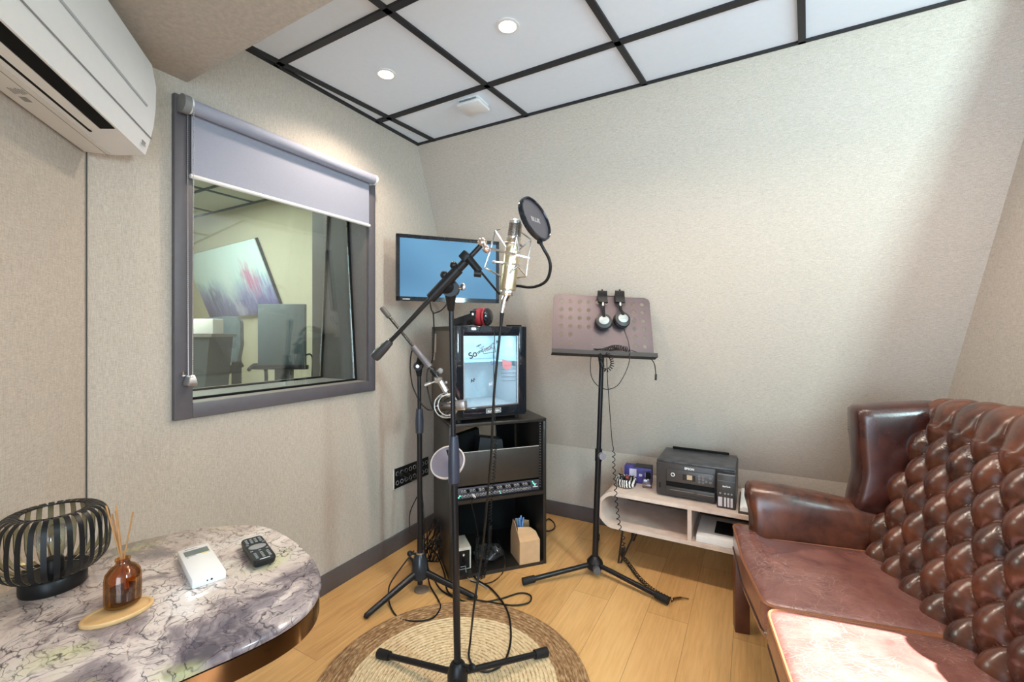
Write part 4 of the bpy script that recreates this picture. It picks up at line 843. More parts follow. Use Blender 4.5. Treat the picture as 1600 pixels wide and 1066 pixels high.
# ------------------------------------------------------------------ red and black headphones on the fridge
fz = 0.82 + FH
hb = at(744, 506, 2.40); hb.z = fz
hp = thing('headphones', 'black headphones with red ear pads lying on top of the fridge', 'headphones', hb)
ax = (RGT * 0.94 + FWD * -0.34).normalized()
def hq(px, zz): return hb + ax * px + V((0, 0, zz))
cup = hq(0.0, 0.050)
build('ear_cup', MB().lathe([(0.0, -0.020), (0.032, -0.020), (0.045, -0.010), (0.048, 0.004), (0.046, 0.012), (0.0, 0.012)], (0, 0, 0), 32, Matrix.Translation(cup) @ ax.to_track_quat('Z', 'Y').to_matrix().to_4x4(), cap=False), pm('brown_black_cup', (0.035, 0.022, 0.020), 0.4), hp)
build('ear_pad', MB().lathe([(0.026, 0.012), (0.046, 0.012), (0.050, 0.022), (0.048, 0.036), (0.038, 0.042), (0.026, 0.038)], (0, 0, 0), 32, Matrix.Translation(cup) @ ax.to_track_quat('Z', 'Y').to_matrix().to_4x4(), cap=False), K['red'], hp, label='red ear pad')
build('ear_pad', MB().lathe([(0.026, 0.046), (0.040, 0.044), (0.048, 0.052), (0.047, 0.060), (0.026, 0.062)], (0, 0, 0), 32, Matrix.Translation(cup) @ ax.to_track_quat('Z', 'Y').to_matrix().to_4x4(), cap=False), K['red'], hp, label='red ear pad')
build('ear_cup', MB().lathe([(0.0, 0.062), (0.046, 0.062), (0.048, 0.070), (0.040, 0.082), (0.030, 0.088), (0.0, 0.088)], (0, 0, 0), 32, Matrix.Translation(cup) @ ax.to_track_quat('Z', 'Y').to_matrix().to_4x4(), cap=False), K['gloss'], hp)
def strap(pts, wv, th):
    P = sm(pts, 8); rg = []
    for i, p in enumerate(P):
        t_ = (P[min(len(P) - 1, i + 1)] - P[max(0, i - 1)]).normalized(); n_ = t_.cross(wv).normalized()
        rg.append([p - wv * 0.5 - n_ * th, p + wv * 0.5 - n_ * th, p + wv * 0.5 + n_ * th, p - wv * 0.5 + n_ * th])
    return MB().loft(rg)
fr_ = (FWD * 0.94 + RGT * 0.34).normalized()
build('headband', strap([cup - fr_ * 0.045 + ax * 0.016 + V((0, 0, 0.010)), cup - fr_ * 0.052 - ax * 0.06 + V((0, 0, -0.014)), cup - fr_ * 0.030 - ax * 0.125 + V((0, 0, -0.030)), cup + fr_ * 0.020 - ax * 0.140 + V((0, 0, -0.030)), cup + fr_ * 0.066 - ax * 0.10 + V((0, 0, -0.028)), cup + fr_ * 0.078 - ax * 0.02 + V((0, 0, -0.020))], V((0, 0, 0.034)), 0.0035), K['satin'], hp)
yk = cup - fr_ * 0.047 + ax * 0.004
build('yoke', MB().box(yk + V((0, 0, 0.012)), (0.036, 0.008, 0.040), basis(ax, fr_).to_3x3(), bev=0.003), K['gloss'], hp)
build('badge', MB().box(yk - fr_ * 0.0045 + V((0, 0, 0.014)), (0.010, 0.002, 0.012), basis(ax, fr_).to_3x3()), K['label'], hp)
p0 = cup + ax * 0.03 + V((0, 0, -0.042)) - fr_ * 0.02
cab = sm([p0, at(771, 516, 2.27), at(771.5, 560, 2.255), at(773, 640, 2.25), at(775, 680, 2.23)], 8)
cab += coil(sm([at(775, 684, 2.23), at(771, 745, 2.215), at(766, 800, 2.205), at(767, 815, 2.20)], 10), 0.0065, 26, 10)
cab += coil(sm([at(766, 820, 2.20), at(764, 850, 2.20), at(759, 880, 2.19), at(755, 902, 2.20)], 10), 0.0085, 34, 10, 0.006)
build('cable', MB().tube(cab, 0.0021, 6), K['cable'], hp, ang=80)

# ------------------------------------------------------------------ screen on its wall arm
mA, mB_ = V((-1.735, 1.822, 0)), V((-1.352, 2.292, 0)); md = (mB_ - mA).normalized(); mw = (mB_ - mA).length; ma = math.atan2(md.y, md.x)
mo = thing('monitor', 'flat black framed screen with a painted blue reflection, mounted above the fridge in the corner', 'monitor', ((mA + mB_) / 2).to_tuple()[:2] + (1.478,), ma)
mh = 0.372
build('casing', MB().box((0, 0.018, mh / 2), (mw, 0.030, mh), bev=0.004), K['gloss'], mo, local=True)
build('bezel', MB().box((-mw / 2 + 0.010, 0.002, mh / 2), (0.020, 0.006, mh)).box((mw / 2 - 0.010, 0.002, mh / 2), (0.020, 0.006, mh)).box((0, 0.002, mh - 0.010), (mw, 0.006, 0.020)).box((0, 0.002, 0.012), (mw, 0.006, 0.024)), K['gloss'], mo, local=True)
ms, tm, bmn = nt('blue_reflection_screen'); bmn.inputs['Base Color'].default_value = (0.01, 0.015, 0.02, 1); bmn.inputs['Roughness'].default_value = 0.42; bmn.inputs['Specular IOR Level'].default_value = 0.25
nb_ = noise(tm, objco(tm), 2.0, 1); tm.links.new(ramp(tm, nb_, [(0.3, (0.05, 0.17, 0.33)), (0.7, (0.13, 0.36, 0.58))]), bmn.inputs['Emission Color']); bmn.inputs['Emission Strength'].default_value = 1.0  # blue window reflection put in as emission of the screen
build('screen', MB().box((0, 0.0015, mh / 2 + 0.001), (mw - 0.040, 0.003, mh - 0.044)), ms, mo, local=True)
build('maker_mark', MB().box((-mw / 2 + 0.055, -0.0015, 0.010), (0.040, 0.001, 0.003)), K['label'], mo, local=True)
wc = (mA + mB_) / 2 + V((-md.y, md.x, 0)) * 0.035 + V((0, 0, 1.478 + mh / 2))
build('wall_arm', MB().tube([wc, V((-1.76, 2.22, wc.z)), V((-1.865, 2.16, wc.z))], 0.014).box(wc, (0.10, 0.012, 0.10), Matrix.Rotation(ma, 3, 'Z')).box((-1.873, 2.16, wc.z), (0.012, 0.08, 0.14)), K['satin'], mo)
build('cable', MB().tube(sm([at(671, 468, 2.50), at(674, 484, 2.50), at(677, 491, 2.50), at(678, 520, 2.52), at(676, 560, 2.52), at(668, 580, 2.50), at(667, 600, 2.45), at(672, 625, 2.42), at(677, 640, 2.42)], 8), 0.0040, 8), K['cable'], mo)
build('cable', MB().tube(sm([at(677, 490, 2.50), at(688, 486, 2.49), at(697, 477, 2.48), at(699, 470, 2.48)], 8), 0.0035, 8), K['cable'], mo)

# ------------------------------------------------------------------ microphone stand in front
B1 = V((-0.925, 1.278, 0)); DS = 1.562
s1 = thing('microphone_stand', 'tall black boom microphone stand standing on the round jute rug', 'microphone stand', B1)
top = at(704.5, 460, DS)
hub = V((B1.x, B1.y, 0.105))
ctr = lambda z: hub.lerp(top, (z - hub.z) / (top.z - hub.z))
build('lower_tube', MB().cyl(ctr(0.09), ctr(0.86), 0.0125, n=20), K['black'], s1)
build('upper_tube', MB().cyl(ctr(0.80), top, 0.0090, n=18), K['black'], s1)
build('clutch', MB().lathe([(0.0135, -0.085), (0.0195, -0.080), (0.021, -0.02), (0.018, 0.055), (0.0145, 0.085), (0.0, 0.085)], ctr(0.848), n=20, cap=False), pm('blue_black_grip', (0.030, 0.035, 0.055), 0.35), s1)
build('hub', MB().lathe([(0.020, -0.055), (0.036, -0.05), (0.036, -0.012), (0.026, 0.018), (0.018, 0.026)], hub, n=20), K['satin'], s1)
build('clamp_screw', MB().cyl(hub + V((0, 0, 0.02)), hub + V((0, 0, 0.02)) + RGT * 0.05 - FWD * 0.02, 0.006, n=10).sph(hub + RGT * 0.055 - FWD * 0.022 + V((0, 0, 0.02)), 0.016, 12, (1, 0.5, 1)), K['satin'], s1)
for f in (V((-1.299, 1.279, 0)), V((-0.735, 1.598, 0)), V((-0.745, 0.960, 0))):
    d_ = (f - B1); d_.z = 0; d_.normalize(); e_ = B1 + d_ * 0.372 + V((0, 0, 0.026)); s_ = hub + d_ * 0.025 + V((0, 0, -0.02))
    lg = build('leg', MB().cyl(s_, e_, 0.011, n=14), K['black'], s1)
    build('rubber_foot', MB().cyl(e_ - (e_ - s_).normalized() * 0.045, e_ + (e_ - s_).normalized() * 0.012, 0.0165, 0.0185, n=16), K['rubber'], lg)
# boom joint
bA, bB = at(607, 536, DS - 0.02), at(752, 383, DS - 0.10); bd_ = (bB - bA).normalized()
side = bd_.cross(V((0, 0, 1))).normalized()
jt = at(701, 437, DS - 0.07)
def onb(px):
    t_ = (px - 607) / (752 - 607); return bA.lerp(bB, t_)
jx = MB().cyl(onb(675), onb(718), 0.0185, n=20)
jx.loft([[p + side * s_ for s_ in (-0.013, 0.013)] for p in ()]) if False else None
build('boom_clamp', jx.cyl(onb(713), onb(729), 0.014, n=18), K['satin'], s1)
jc = at(704, 451, DS - 0.035)
build('pivot', MB().cyl(jc - FWD * 0.022, jc + FWD * 0.022, 0.030, n=28).cyl(top + V((0, 0, -0.055)), jc + V((0, 0, -0.01)), 0.012, 0.022, n=18).cyl(jc, onb(694), 0.024, n=16), K['satin'], s1)
build('pivot_bolt', MB().cyl(jc - FWD * 0.026, jc - FWD * 0.020, 0.0085, n=16), K['chrome'], s1)
build('wing_nut', MB().cyl(jc, jc + RGT * 0.046 + V((0, 0, 0.002)), 0.004, n=8).sph(jc + RGT * 0.042 + V((0, 0, 0.006)), 0.011, 12, (1, 0.5, 1.2)), K['nickel'], s1)
build('clamp_knob', MB().sph(onb(714) + V((0, 0, 0.022)) - RGT * 0.008, 0.013, 14), K['satin'], s1)
build('clamp_knob', MB().sph(onb(701) + V((0, 0, 0.020)) - RGT * 0.012, 0.014, 14, (1, 0.8, 1)), K['satin'], s1)
build('band', MB().cyl(top + V((0, 0, -0.052)), top + V((0, 0, -0.048)), 0.0128, n=18), K['label'], s1)
bm_ = build('boom_arm', MB().cyl(bA, bB, 0.0085, n=16), K['black'], s1)
build('counterweight_grip', MB().lathe([(0.009, 0), (0.0135, 0.004), (0.0165, 0.03), (0.0185, 0.075), (0.017, 0.086), (0.0, 0.088)], (0, 0, 0), 20, Matrix.Translation(bA + bd_ * 0.012) @ (-bd_).to_track_quat('Z', 'Y').to_matrix().to_4x4()), pm('ribbed_grip', (0.035, 0.035, 0.038), 0.35), s1)
k1, k2 = at(753.5, 379, DS - 0.10), at(760, 389, DS - 0.12)
build('swivel', MB().sph(k1, 0.0165, 18, (1, 0.9, 1)).sph(k2, 0.0135, 18).cyl(k1, k2, 0.009, n=12), pm('pinkish_nickel', (0.72, 0.58, 0.52), 0.25, 0.9), s1)
# studio microphone in its wire cradle
MT, MBt = at(806.5, 344, 1.49), at(791.8, 462, 1.49); mu = (MT - MBt).normalized(); ml = (MT - MBt).length
Mm = Matrix.Translation(MBt) @ mu.to_track_quat('Z', 'Y').to_matrix().to_4x4()
mc = thing('microphone', 'champagne coloured studio microphone hanging in a wire cradle on the front stand', 'microphone', MBt)
build('body', MB().lathe([(0.0, 0.0), (0.0215, 0.0), (0.0225, 0.004), (0.0225, 0.018), (0.0265, 0.020), (0.0275, 0.026), (0.0275, 0.150), (0.0265, 0.172), (0.0235, 0.192), (0.0, 0.192)], (0, 0, 0), 36, Mm, cap=False), K['champagne'], mc)
build('collar', MB().lathe([(0.0228, 0.004), (0.0240, 0.006), (0.0240, 0.016), (0.0228, 0.018)], (0, 0, 0), 36, Mm, cap=False), K['nickel'], mc)
build('collar', MB().lathe([(0.024, 0.190), (0.0250, 0.192), (0.0250, 0.198), (0.023, 0.200)], (0, 0, 0), 36, Mm, cap=False), K['nickel'], mc)
mg, tg, bg = nt('grille_mesh'); bg.inputs['Metallic'].default_value = 0.9; bg.inputs['Roughness'].default_value = 0.4
vv = nd(tg, 'ShaderNodeTexVoronoi', Scale=420); tg.links.new(objco(tg), vv.inputs['Vector']); tg.links.new(ramp(tg, vv.outputs['Distance'], [(0.2, (0.03, 0.025, 0.022)), (0.6, (0.40, 0.34, 0.30))]), bg.inputs['Base Color'])
build('grille', MB().lathe([(0.0225, 0.198), (0.0225, 0.246), (0.0205, 0.253), (0.0, 0.255)], (0, 0, 0), 36, Mm, cap=False), mg, mc)
build('grille_cap', MB().lathe([(0.0228, 0.243), (0.0235, 0.245), (0.0228, 0.252), (0.017, 0.2575), (0.0, 0.259)], (0, 0, 0), 36, Mm, cap=False), K['nickel'], mc)
q0, q1, q2 = MBt, at(788.3, 470, 1.49), at(784.5, 489, 1.49)
build('connector', MB().cyl(q0 + mu * 0.002, q1, 0.0135, 0.012, n=20).cyl(q1, q2, 0.0105, 0.0085, n=18), K['chrome'], mc)
build('strain_relief', MB().cyl(q2, at(782.5, 512, 1.495), 0.0075, 0.0045, n=14), K['rubber'], mc)
cr = thing('shock_mount', 'silver wire shock mount around the champagne microphone', 'shock mount', at(800, 404, 1.49))
def wire(px, r=0.0030):
    return MB().tube([at(x, y, d) for x, y, d in px], r, 8)
build('cradle_bar', wire([(765, 388.5, 1.45), (806, 398, 1.425), (827, 402.5, 1.45)], 0.0042), K['chrome'], cr)
for nm, pts in (('wire_arm', [(773.5, 360, 1.46), (791, 386, 1.47)]), ('wire_arm', [(773.5, 360, 1.46), (767, 388, 1.45), (757.5, 418, 1.46)]), ('wire_arm', [(791, 386, 1.47), (808, 367, 1.44), (811.5, 395, 1.43)]),
                ('wire_arm', [(808.5, 368, 1.44), (795, 427, 1.45)]), ('wire_arm', [(812, 390, 1.44), (829.5, 374, 1.50), (825.5, 402, 1.50), (822, 432, 1.50), (809, 416, 1.47)]), ('wire_arm', [(795, 427, 1.45), (809, 416, 1.47)]),
                ('wire_arm', [(773.5, 360, 1.46), (800, 352.5, 1.545), (829.5, 374, 1.50)]), ('wire_arm', [(757.5, 418, 1.46), (789, 436, 1.545), (822, 432, 1.50)])):
    build(nm, wire(pts), K['chrome'], cr)
build('retaining_ring', MB().torus(Mm @ V((0, 0, 0.105)), mu, 0.0305, 0.003, 36, 8), K['nickel'], cr)
build('retaining_ring', MB().torus(Mm @ V((0, 0, 0.175)), mu, 0.0300, 0.003, 36, 8), K['nickel'], cr)
build('thumb_screw', MB().cyl(at(786, 411, 1.455), at(771, 409, 1.455), 0.0035, n=10).sph(at(772, 409.5, 1.455), 0.0065, 10, (1.3, 0.6, 0.7)), K['nickel'], cr)
# pop filter on gooseneck
pf_ = thing('pop_filter', 'round black pop filter on a curved gooseneck in front of the champagne microphone', 'pop filter', at(836, 342, 1.44))
pcn = at(836.0, 342.5, 1.42); pn = (-FWD * 0.50 + RGT * 0.80 + V((0, 0, 0.34))).normalized()
pn = (-FWD * 0.56 + RGT * 0.76 + V((0, 0, 0.33))).normalized()
PR = 0.076
build('hoop', MB().lathe([(PR - 0.006, -0.007), (PR, -0.008), (PR + 0.002, 0.0), (PR, 0.008), (PR - 0.004, 0.009), (PR - 0.006, 0.005), (PR - 0.006, -0.007)], (0, 0, 0), 56, Matrix.Translation(pcn) @ pn.to_track_quat('Z', 'Y').to_matrix().to_4x4(), cap=False), K['gloss'], pf_)
mm_ = bpy.data.materials.new('pop_mesh'); mm_.use_nodes = True; t_ = mm_.node_tree; bb = t_.nodes['Principled BSDF']; bb.inputs['Base Color'].default_value = (0.035, 0.035, 0.05, 1); bb.inputs['Roughness'].default_value = 0.6; bb.inputs['Alpha'].default_value = 0.93
build('mesh_screen', MB().lathe([(PR - 0.005, 0.001), (0.0, 0.001)], (0, 0, 0), 48, Matrix.Translation(pcn) @ pn.to_track_quat('Z', 'Y').to_matrix().to_4x4(), cap=False), mm_, pf_)
xh = (RGT * 0.6 + FWD * 0.8 - V((0, 0, 0.0))).normalized(); xh = (xh - pn * xh.dot(pn)).normalized()
text('lettering', 'BLUE', 0.022, K['grey'], pf_, Matrix.Translation(-(ROOT[pf_.name].translation)) @ basis(xh, pn.cross(xh), pcn + pn * 0.0022 + V((0, 0, -0.004))))
build('hoop_clip', MB().box(at(843.5, 376, 1.43), (0.016, 0.016, 0.022), bev=0.003), K['satin'], pf_)
build('gooseneck', MB().tube(sm([at(843, 377, 1.43), at(850, 390, 1.43), at(857.5, 404, 1.44), at(860, 419, 1.45), at(855.5, 436, 1.47), at(845, 445, 1.49), at(828, 449, 1.52), at(806, 447, 1.55), at(792, 453, 1.55), at(779, 459, 1.53)], 8), 0.0052, 12), K['satin'], pf_)
build('rod', MB().cyl(at(749, 422, 1.46), at(780, 459.5, 1.53), 0.0038, n=10), K['black'], pf_)
build('clamp', MB().cyl(at(731, 402, 1.465), at(749, 424, 1.46), 0.0125, n=18).cyl(at(741, 427, 1.455), at(752, 428, 1.455), 0.012, n=14).box(at(727, 401, 1.47), (0.03, 0.03, 0.03), basis(bd_, side).to_3x3(), bev=0.004), K['satin'], pf_)
# second, small pop filter held at the clutch
p2 = thing('pop_filter', 'small round pop filter with white rim hanging behind the clutch of the front stand', 'pop filter', at(699, 722, 1.62))
pc2 = at(699.5, 722.5, 1.61); pn2 = (-FWD * 0.72 + V((0, 0, 0.66)) - RGT * 0.15).normalized()
X2 = Matrix.Translation(pc2) @ pn2.to_track_quat('Z', 'Y').to_matrix().to_4x4()
build('hoop', MB().lathe([(0.060, -0.005), (0.0645, -0.004), (0.0655, 0.0), (0.0645, 0.004), (0.060, 0.005), (0.060, -0.005)], (0, 0, 0), 48, X2, cap=False), pm('pale_rim', (0.62, 0.56, 0.54), 0.3, 0.4), p2)
mm2 = bpy.data.materials.new('sheer_mesh'); mm2.use_nodes = True; t_ = mm2.node_tree; bb = t_.nodes['Principled BSDF']; bb.inputs['Roughness'].default_value = 0.35; bb.inputs['Alpha'].default_value = 0.85
vn = nd(t_, 'ShaderNodeTexVoronoi', Scale=14); t_.links.new(objco(t_), vn.inputs['Vector']); t_.links.new(ramp(t_, vn.outputs['Distance'], [(0.3, (0.26, 0.22, 0.25)), (0.5, (0.20, 0.18, 0.22))]), bb.inputs['Base Color'])
build('mesh_screen', MB().lathe([(0.061, 0.0), (0.0, 0.001)], (0, 0, 0), 40, X2, cap=False), mm2, p2)
build('clip', MB().cyl(pc2 + V((0, 0, 0.045)), ctr(0.80) + FWD * 0.018, 0.006, n=10), K['satin'], p2)
# microphone cable, falling to the rug in a loop
mcab = sm([at(782.5, 508, 1.495), at(777, 560, 1.50), at(771, 630, 1.52), at(768, 700, 1.56), at(763, 760, 1.62), at(757, 830, 1.66), at(750, 885, 1.68), at(741, 945, 1.66), on_z(735, 1000, 0.06), on_z(733, 1028, 0.017), on_z(745, 1046, 0.017), on_z(766, 1049, 0.018), on_z(788, 1034, 0.018), on_z(798, 1000, 0.018), on_z(795, 962, 0.017), on_z(783, 938, 0.010), on_z(765, 918, 0.006), on_z(748, 908, 0.006), on_z(738, 898, 0.006)], 10)
single('microphone_cable', MB().tube(mcab, 0.0044, 8), K['cable'], 'black cable hanging from the champagne microphone and looping over the jute rug', 'cable', ang=80)
# ------------------------------------------------------------------ rear microphone stand
B2 = V((-1.482, 1.726, 0)); D2 = 2.225
s2 = thing('microphone_stand', 'shorter black microphone stand with bell shaped base beside the rack cabinet', 'microphone stand', B2)
t2 = at(655, 572, D2); h2 = V((B2.x, B2.y, 0.135))
c2_ = lambda z: h2.lerp(t2, (z - h2.z) / (t2.z - h2.z))
build('lower_tube', MB().cyl(c2_(0.03), c2_(0.80), 0.0135, n=18), K['black'], s2)
build('upper_tube', MB().cyl(c2_(0.78), t2, 0.0100, n=16), K['black'], s2)
build('clutch', MB().lathe([(0.014, -0.06), (0.020, -0.055), (0.021, 0.0), (0.017, 0.065), (0.0, 0.067)], c2_(0.85), n=18, cap=False), pm('blue_black_clutch', (0.030, 0.034, 0.05), 0.35), s2)
build('bell_hub', MB().lathe([(0.018, -0.075), (0.040, -0.07), (0.044, -0.045), (0.040, -0.005), (0.028, 0.035), (0.020, 0.050), (0.0, 0.052)], h2, n=24), pm('blue_black_hub', (0.020, 0.026, 0.034), 0.22), s2)
build('hub_collar', MB().cyl(h2 + V((0, 0, 0.05)), h2 + V((0, 0, 0.056)), 0.021, n=20), K['nickel'], s2)
build('clamp_screw', MB().cyl(h2 + V((0, 0, 0.045)), h2 + V((0, 0, 0.048)) - RGT * 0.05, 0.006, n=10).sph(h2 + V((0, 0, 0.048)) - RGT * 0.052, 0.014, 12), K['satin'], s2)
for f in (V((-1.546, 1.433, 0)), V((-1.185, 1.79, 0)), V((-1.70, 1.90, 0))):
    d_ = f - B2; d_.z = 0; d_.normalize(); s_ = h2 + d_ * 0.036 + V((0, 0, -0.045)); e_ = B2 + d_ * 0.298 + V((0, 0, 0.014))
    lg = build('leg', MB().cyl(s_, e_, 0.0175, 0.0125, n=16), K['black'], s2)
    build('rubber_foot', MB().sph(e_, 0.0132, 12), K['rubber'], lg)
build('floor_pad', MB().cyl((B2.x + 0.01, B2.y, 0.0), (B2.x + 0.01, B2.y, 0.008), 0.036, n=24), pm('brown_pad', (0.20, 0.14, 0.10), 0.7), s2)
a2, b2 = at(603, 489, D2 - 0.03), at(694, 601, D2 - 0.06); d2v = (b2 - a2).normalized()
ob2 = lambda px: a2.lerp(b2, (px - 603) / 91)
build('boom_arm', MB().cyl(a2, ob2(700), 0.0072, n=14), pm('steel_boom', (0.12, 0.115, 0.11), 0.25, 1.0), s2)
build('counterweight_grip', MB().lathe([(0.008, 0.0), (0.012, 0.004), (0.0135, 0.05), (0.012, 0.064), (0.0, 0.066)], (0, 0, 0), 16, Matrix.Translation(ob2(609)) @ (-d2v).to_track_quat('Z', 'Y').to_matrix().to_4x4()), pm('grey_grip', (0.10, 0.095, 0.09), 0.4), s2)
build('boom_clamp', MB().cyl(ob2(646), ob2(672), 0.0165, n=18), pm('grey_clamp', (0.16, 0.15, 0.16), 0.3, 0.4), s2)
build('boom_clamp', MB().cyl(ob2(675), ob2(682), 0.0145, n=18), K['satin'], s2)
j2 = at(654, 572, D2 - 0.01)
build('pivot', MB().cyl(j2 - FWD * 0.02, j2 + FWD * 0.02, 0.022, n=22).cyl(t2 + V((0, 0, -0.05)), j2, 0.012, 0.020, n=16).cyl(j2, ob2(658), 0.016, n=12), K['satin'], s2)
build('pivot_bolt', MB().cyl(j2 - FWD * 0.025, j2 - FWD * 0.018, 0.009, n=14), K['nickel'], s2)
build('clamp_knob', MB().sph(ob2(678) + RGT * 0.032 + V((0, 0, 0.004)), 0.014, 14).cyl(ob2(677), ob2(678) + RGT * 0.03, 0.005, n=8), K['grey'], s2)
# its shock mounted microphone resting over the rack's front corner
m2 = thing('microphone', 'silver microphone in a spider mount lying over the rack corner beside the fridge', 'microphone', at(702, 636, 2.19))
def w2d(x, y, d=2.165): return at(x, y, d)
gc = w2d(697, 634, 2.175); gx = (RGT * 0.96 - FWD * 0.20 + V((0, 0, 0.10))).normalized(); X2 = Matrix.Translation(gc) @ gx.to_track_quat('Z', 'Y').to_matrix().to_4x4()
build('body', MB().lathe([(0.0, -0.035), (0.024, -0.035), (0.025, -0.03), (0.025, 0.055), (0.022, 0.060), (0.0, 0.06)], (0, 0, 0), 26, X2, cap=False), pm('dark_nickel', (0.20, 0.19, 0.185), 0.3, 1.0), m2)
build('grille', MB().box(gc + gx * 0.080, (0.048, 0.050, 0.042), basis(gx, V((0, 0, 1)).cross(gx)).to_3x3(), bev=0.008), pm('satin_grille', (0.42, 0.39, 0.39), 0.35, 0.8), m2)
build('gold_band', MB().box(gc + gx * 0.074 - V((0, 0, 0.021)), (0.062, 0.040, 0.010), basis(gx, V((0, 0, 1)).cross(gx)).to_3x3(), bev=0.003), pm('gold', (0.55, 0.42, 0.22), 0.35, 1.0), m2)
sw = thing('shock_mount', 'silver spider shock mount with elastic cord around the microphone beside the fridge', 'shock mount', gc)
hx_ = (RGT * 0.42 - FWD * 0.86 + V((0, 0, 0.22))).normalized()
for k, (r_, off) in enumerate(((0.052, -0.026), (0.060, 0.004), (0.050, 0.032))):
    build('hoop', MB().torus(gc + hx_ * off, hx_, r_, 0.0030, 36, 8), K['nickel'], sw)
cd_ = MB(); qx = hx_.to_track_quat('Z', 'Y')
for k in range(12):
    a = k * PI / 6; b = a + PI / 6
    P = lambda ang_, R_, o_: gc + hx_ * o_ + qx @ V((R_ * math.cos(ang_), R_ * math.sin(ang_), 0))
    cd_.tube([P(a, 0.050, -0.030 if k % 2 else 0.030), P(b, 0.028, 0.030 if k % 2 else -0.030)], 0.0022, 6)
build('elastic_cord', cd_, K['satin'], sw)
for k in range(6):
    a = k * PI / 3; build('cage_rod', MB().cyl(P(a, 0.053, -0.027), P(a, 0.051, 0.033), 0.0026, n=8), K['nickel'], sw)
br2 = ob2(690)
build('swivel_bracket', MB().cyl(w2d(688, 596, 2.165), w2d(697, 612, 2.165), 0.0150, n=16).cyl(w2d(697, 612, 2.165), gc + V((0, 0, 0.050)), 0.0085, n=12).box(w2d(685, 594, 2.165), (0.03, 0.03, 0.03), bev=0.004), K['nickel'], sw)
build('swivel_screw', MB().cyl(w2d(686, 594), w2d(664, 602), 0.0045, n=10).cyl(w2d(673, 598.5), w2d(664, 602), 0.0095, n=12), K['nickel'], sw)
build('swivel_screw', MB().sph(w2d(697, 598), 0.0075, 10).cyl(w2d(692, 602), w2d(697, 598), 0.004, n=8), K['grey'], sw)
single('microphone_cable', MB().tube(sm([ob2(650) + V((0, 0, 0.016)), at(643, 551, 2.19), at(641, 575, 2.20), at(644, 600, 2.20), at(649, 614, 2.205), at(655, 626, 2.20), at(664, 637, 2.16), at(673, 641, 2.14), gc - gx * 0.034], 10), 0.0032, 8), K['cable'], 'thin black cable arching from the rear boom arm down to the spider mounted microphone', 'cable')

# ------------------------------------------------------------------ connector plate on the window wall and its cables
sp_ = thing('socket_plate', 'black connector plate with two rows of sockets low on the window wall', 'socket panel', (XW, 2.10, 0.36))
build('plate', MB().box((XW + 0.003, 2.11, 0.4275), (0.006, 0.312, 0.118), bev=0.001), K['satin'], sp_)
build('plate_edge', MB().box((XW + 0.002, 1.9535, 0.4275), (0.006, 0.002, 0.120)), K['label'], sp_)
for zi in (0.455, 0.400):
    for i in range(8):
        y = 1.978 + i * 0.038
        so = build('socket', MB().torus((XW + 0.007, y, zi), (1, 0, 0), 0.0115, 0.0020, 22, 6), K['grey'], sp_)
        build('insert', MB().cyl((XW + 0.005, y, zi), (XW + 0.0075, y, zi), 0.0085, n=14), K['matt'], so)
pl1 = single('patch_cable', MB().cyl((XW + 0.0085, 1.978, 0.455), (XW + 0.055, 1.975, 0.452), 0.0105, n=14).tube(sm([(XW + 0.055, 1.975, 0.452), (XW + 0.11, 1.985, 0.43), at(655, 752, 2.42), at(661, 790, 2.34), at(662, 830, 2.31), at(664, 860, 2.31), on_z(668, 885, 0.02), on_z(677, 903, 0.006), on_z(693, 925, 0.006), on_z(735, 942, 0.006), on_z(778, 937, 0.006), on_z(812, 927, 0.006), on_z(829, 931, 0.006), on_z(826, 942, 0.006), on_z(800, 946, 0.006), on_z(765, 941, 0.006), on_z(730, 935, 0.011)], 10), 0.0038, 8), K['cablegrey'] if False else K['cable'], 'cable from the upper left socket, running down and looping over the floor to the right', 'cable', ang=80)
single('patch_cable', MB().cyl((XW + 0.0085, 2.016, 0.455), (XW + 0.055, 2.016, 0.455), 0.0105, n=14).tube(sm([(XW + 0.055, 2.016, 0.455), (XW + 0.10, 2.02, 0.44), at(655, 748, 2.40), at(659.5, 790, 2.35), at(660, 840, 2.31), at(663, 870, 2.29), on_z(667, 890, 0.02), on_z(672, 915, 0.006), on_z(684, 936, 0.006), on_z(688, 950, 0.011), on_z(676, 966, 0.014), on_z(650, 971, 0.014), on_z(624, 966, 0.007), on_z(610, 948, 0.007), on_z(607, 925, 0.035), on_z(614, 905, 0.085), h2 - RGT * 0.030 + V((0, 0, 0.062))], 10), 0.0036, 8), K['cable'], 'cable from the second upper socket, looping on the floor before the bell shaped base', 'cable', ang=80)
bn = []
rn = random.Random(5); bc_ = V((-1.60, 1.99, 0))
for k in range(150):
    a = k * 2 * PI / 18; z = 0.09 + 0.075 * math.sin(k * 0.37) + 0.02 * rn.uniform(-1, 1); R_ = 0.048 + 0.02 * math.sin(k * 0.23 + 1) + 0.008 * rn.uniform(-1, 1)
    bn.append(bc_ + RGT * (R_ * math.cos(a)) + FWD * (0.025 * math.sin(a)) + V((0, 0, max(0.006, z + 0.045 * math.sin(a)))))
bn = [at(652, 776, 2.55), at(641, 800, 2.55), at(640, 822, 2.52), at(646, 836, 2.5)] + bn
single('cable_bundle', MB().tube(sm(bn, 3), 0.0030, 6), K['cable'], 'tangled bundle of black cable hanging by the skirting behind the bell shaped base', 'cable', ang=80)
single('power_cable', MB().tube(sm([on_z(672, 830, 0.10), on_z(668, 850, 0.02), on_z(683, 868, 0.006), on_z(694, 895, 0.006), on_z(700, 925, 0.006), on_z(720, 938, 0.006)], 8), 0.0042, 8), K['cable'], 'black mains cable on the floor along the left side of the rack', 'cable', ang=80)
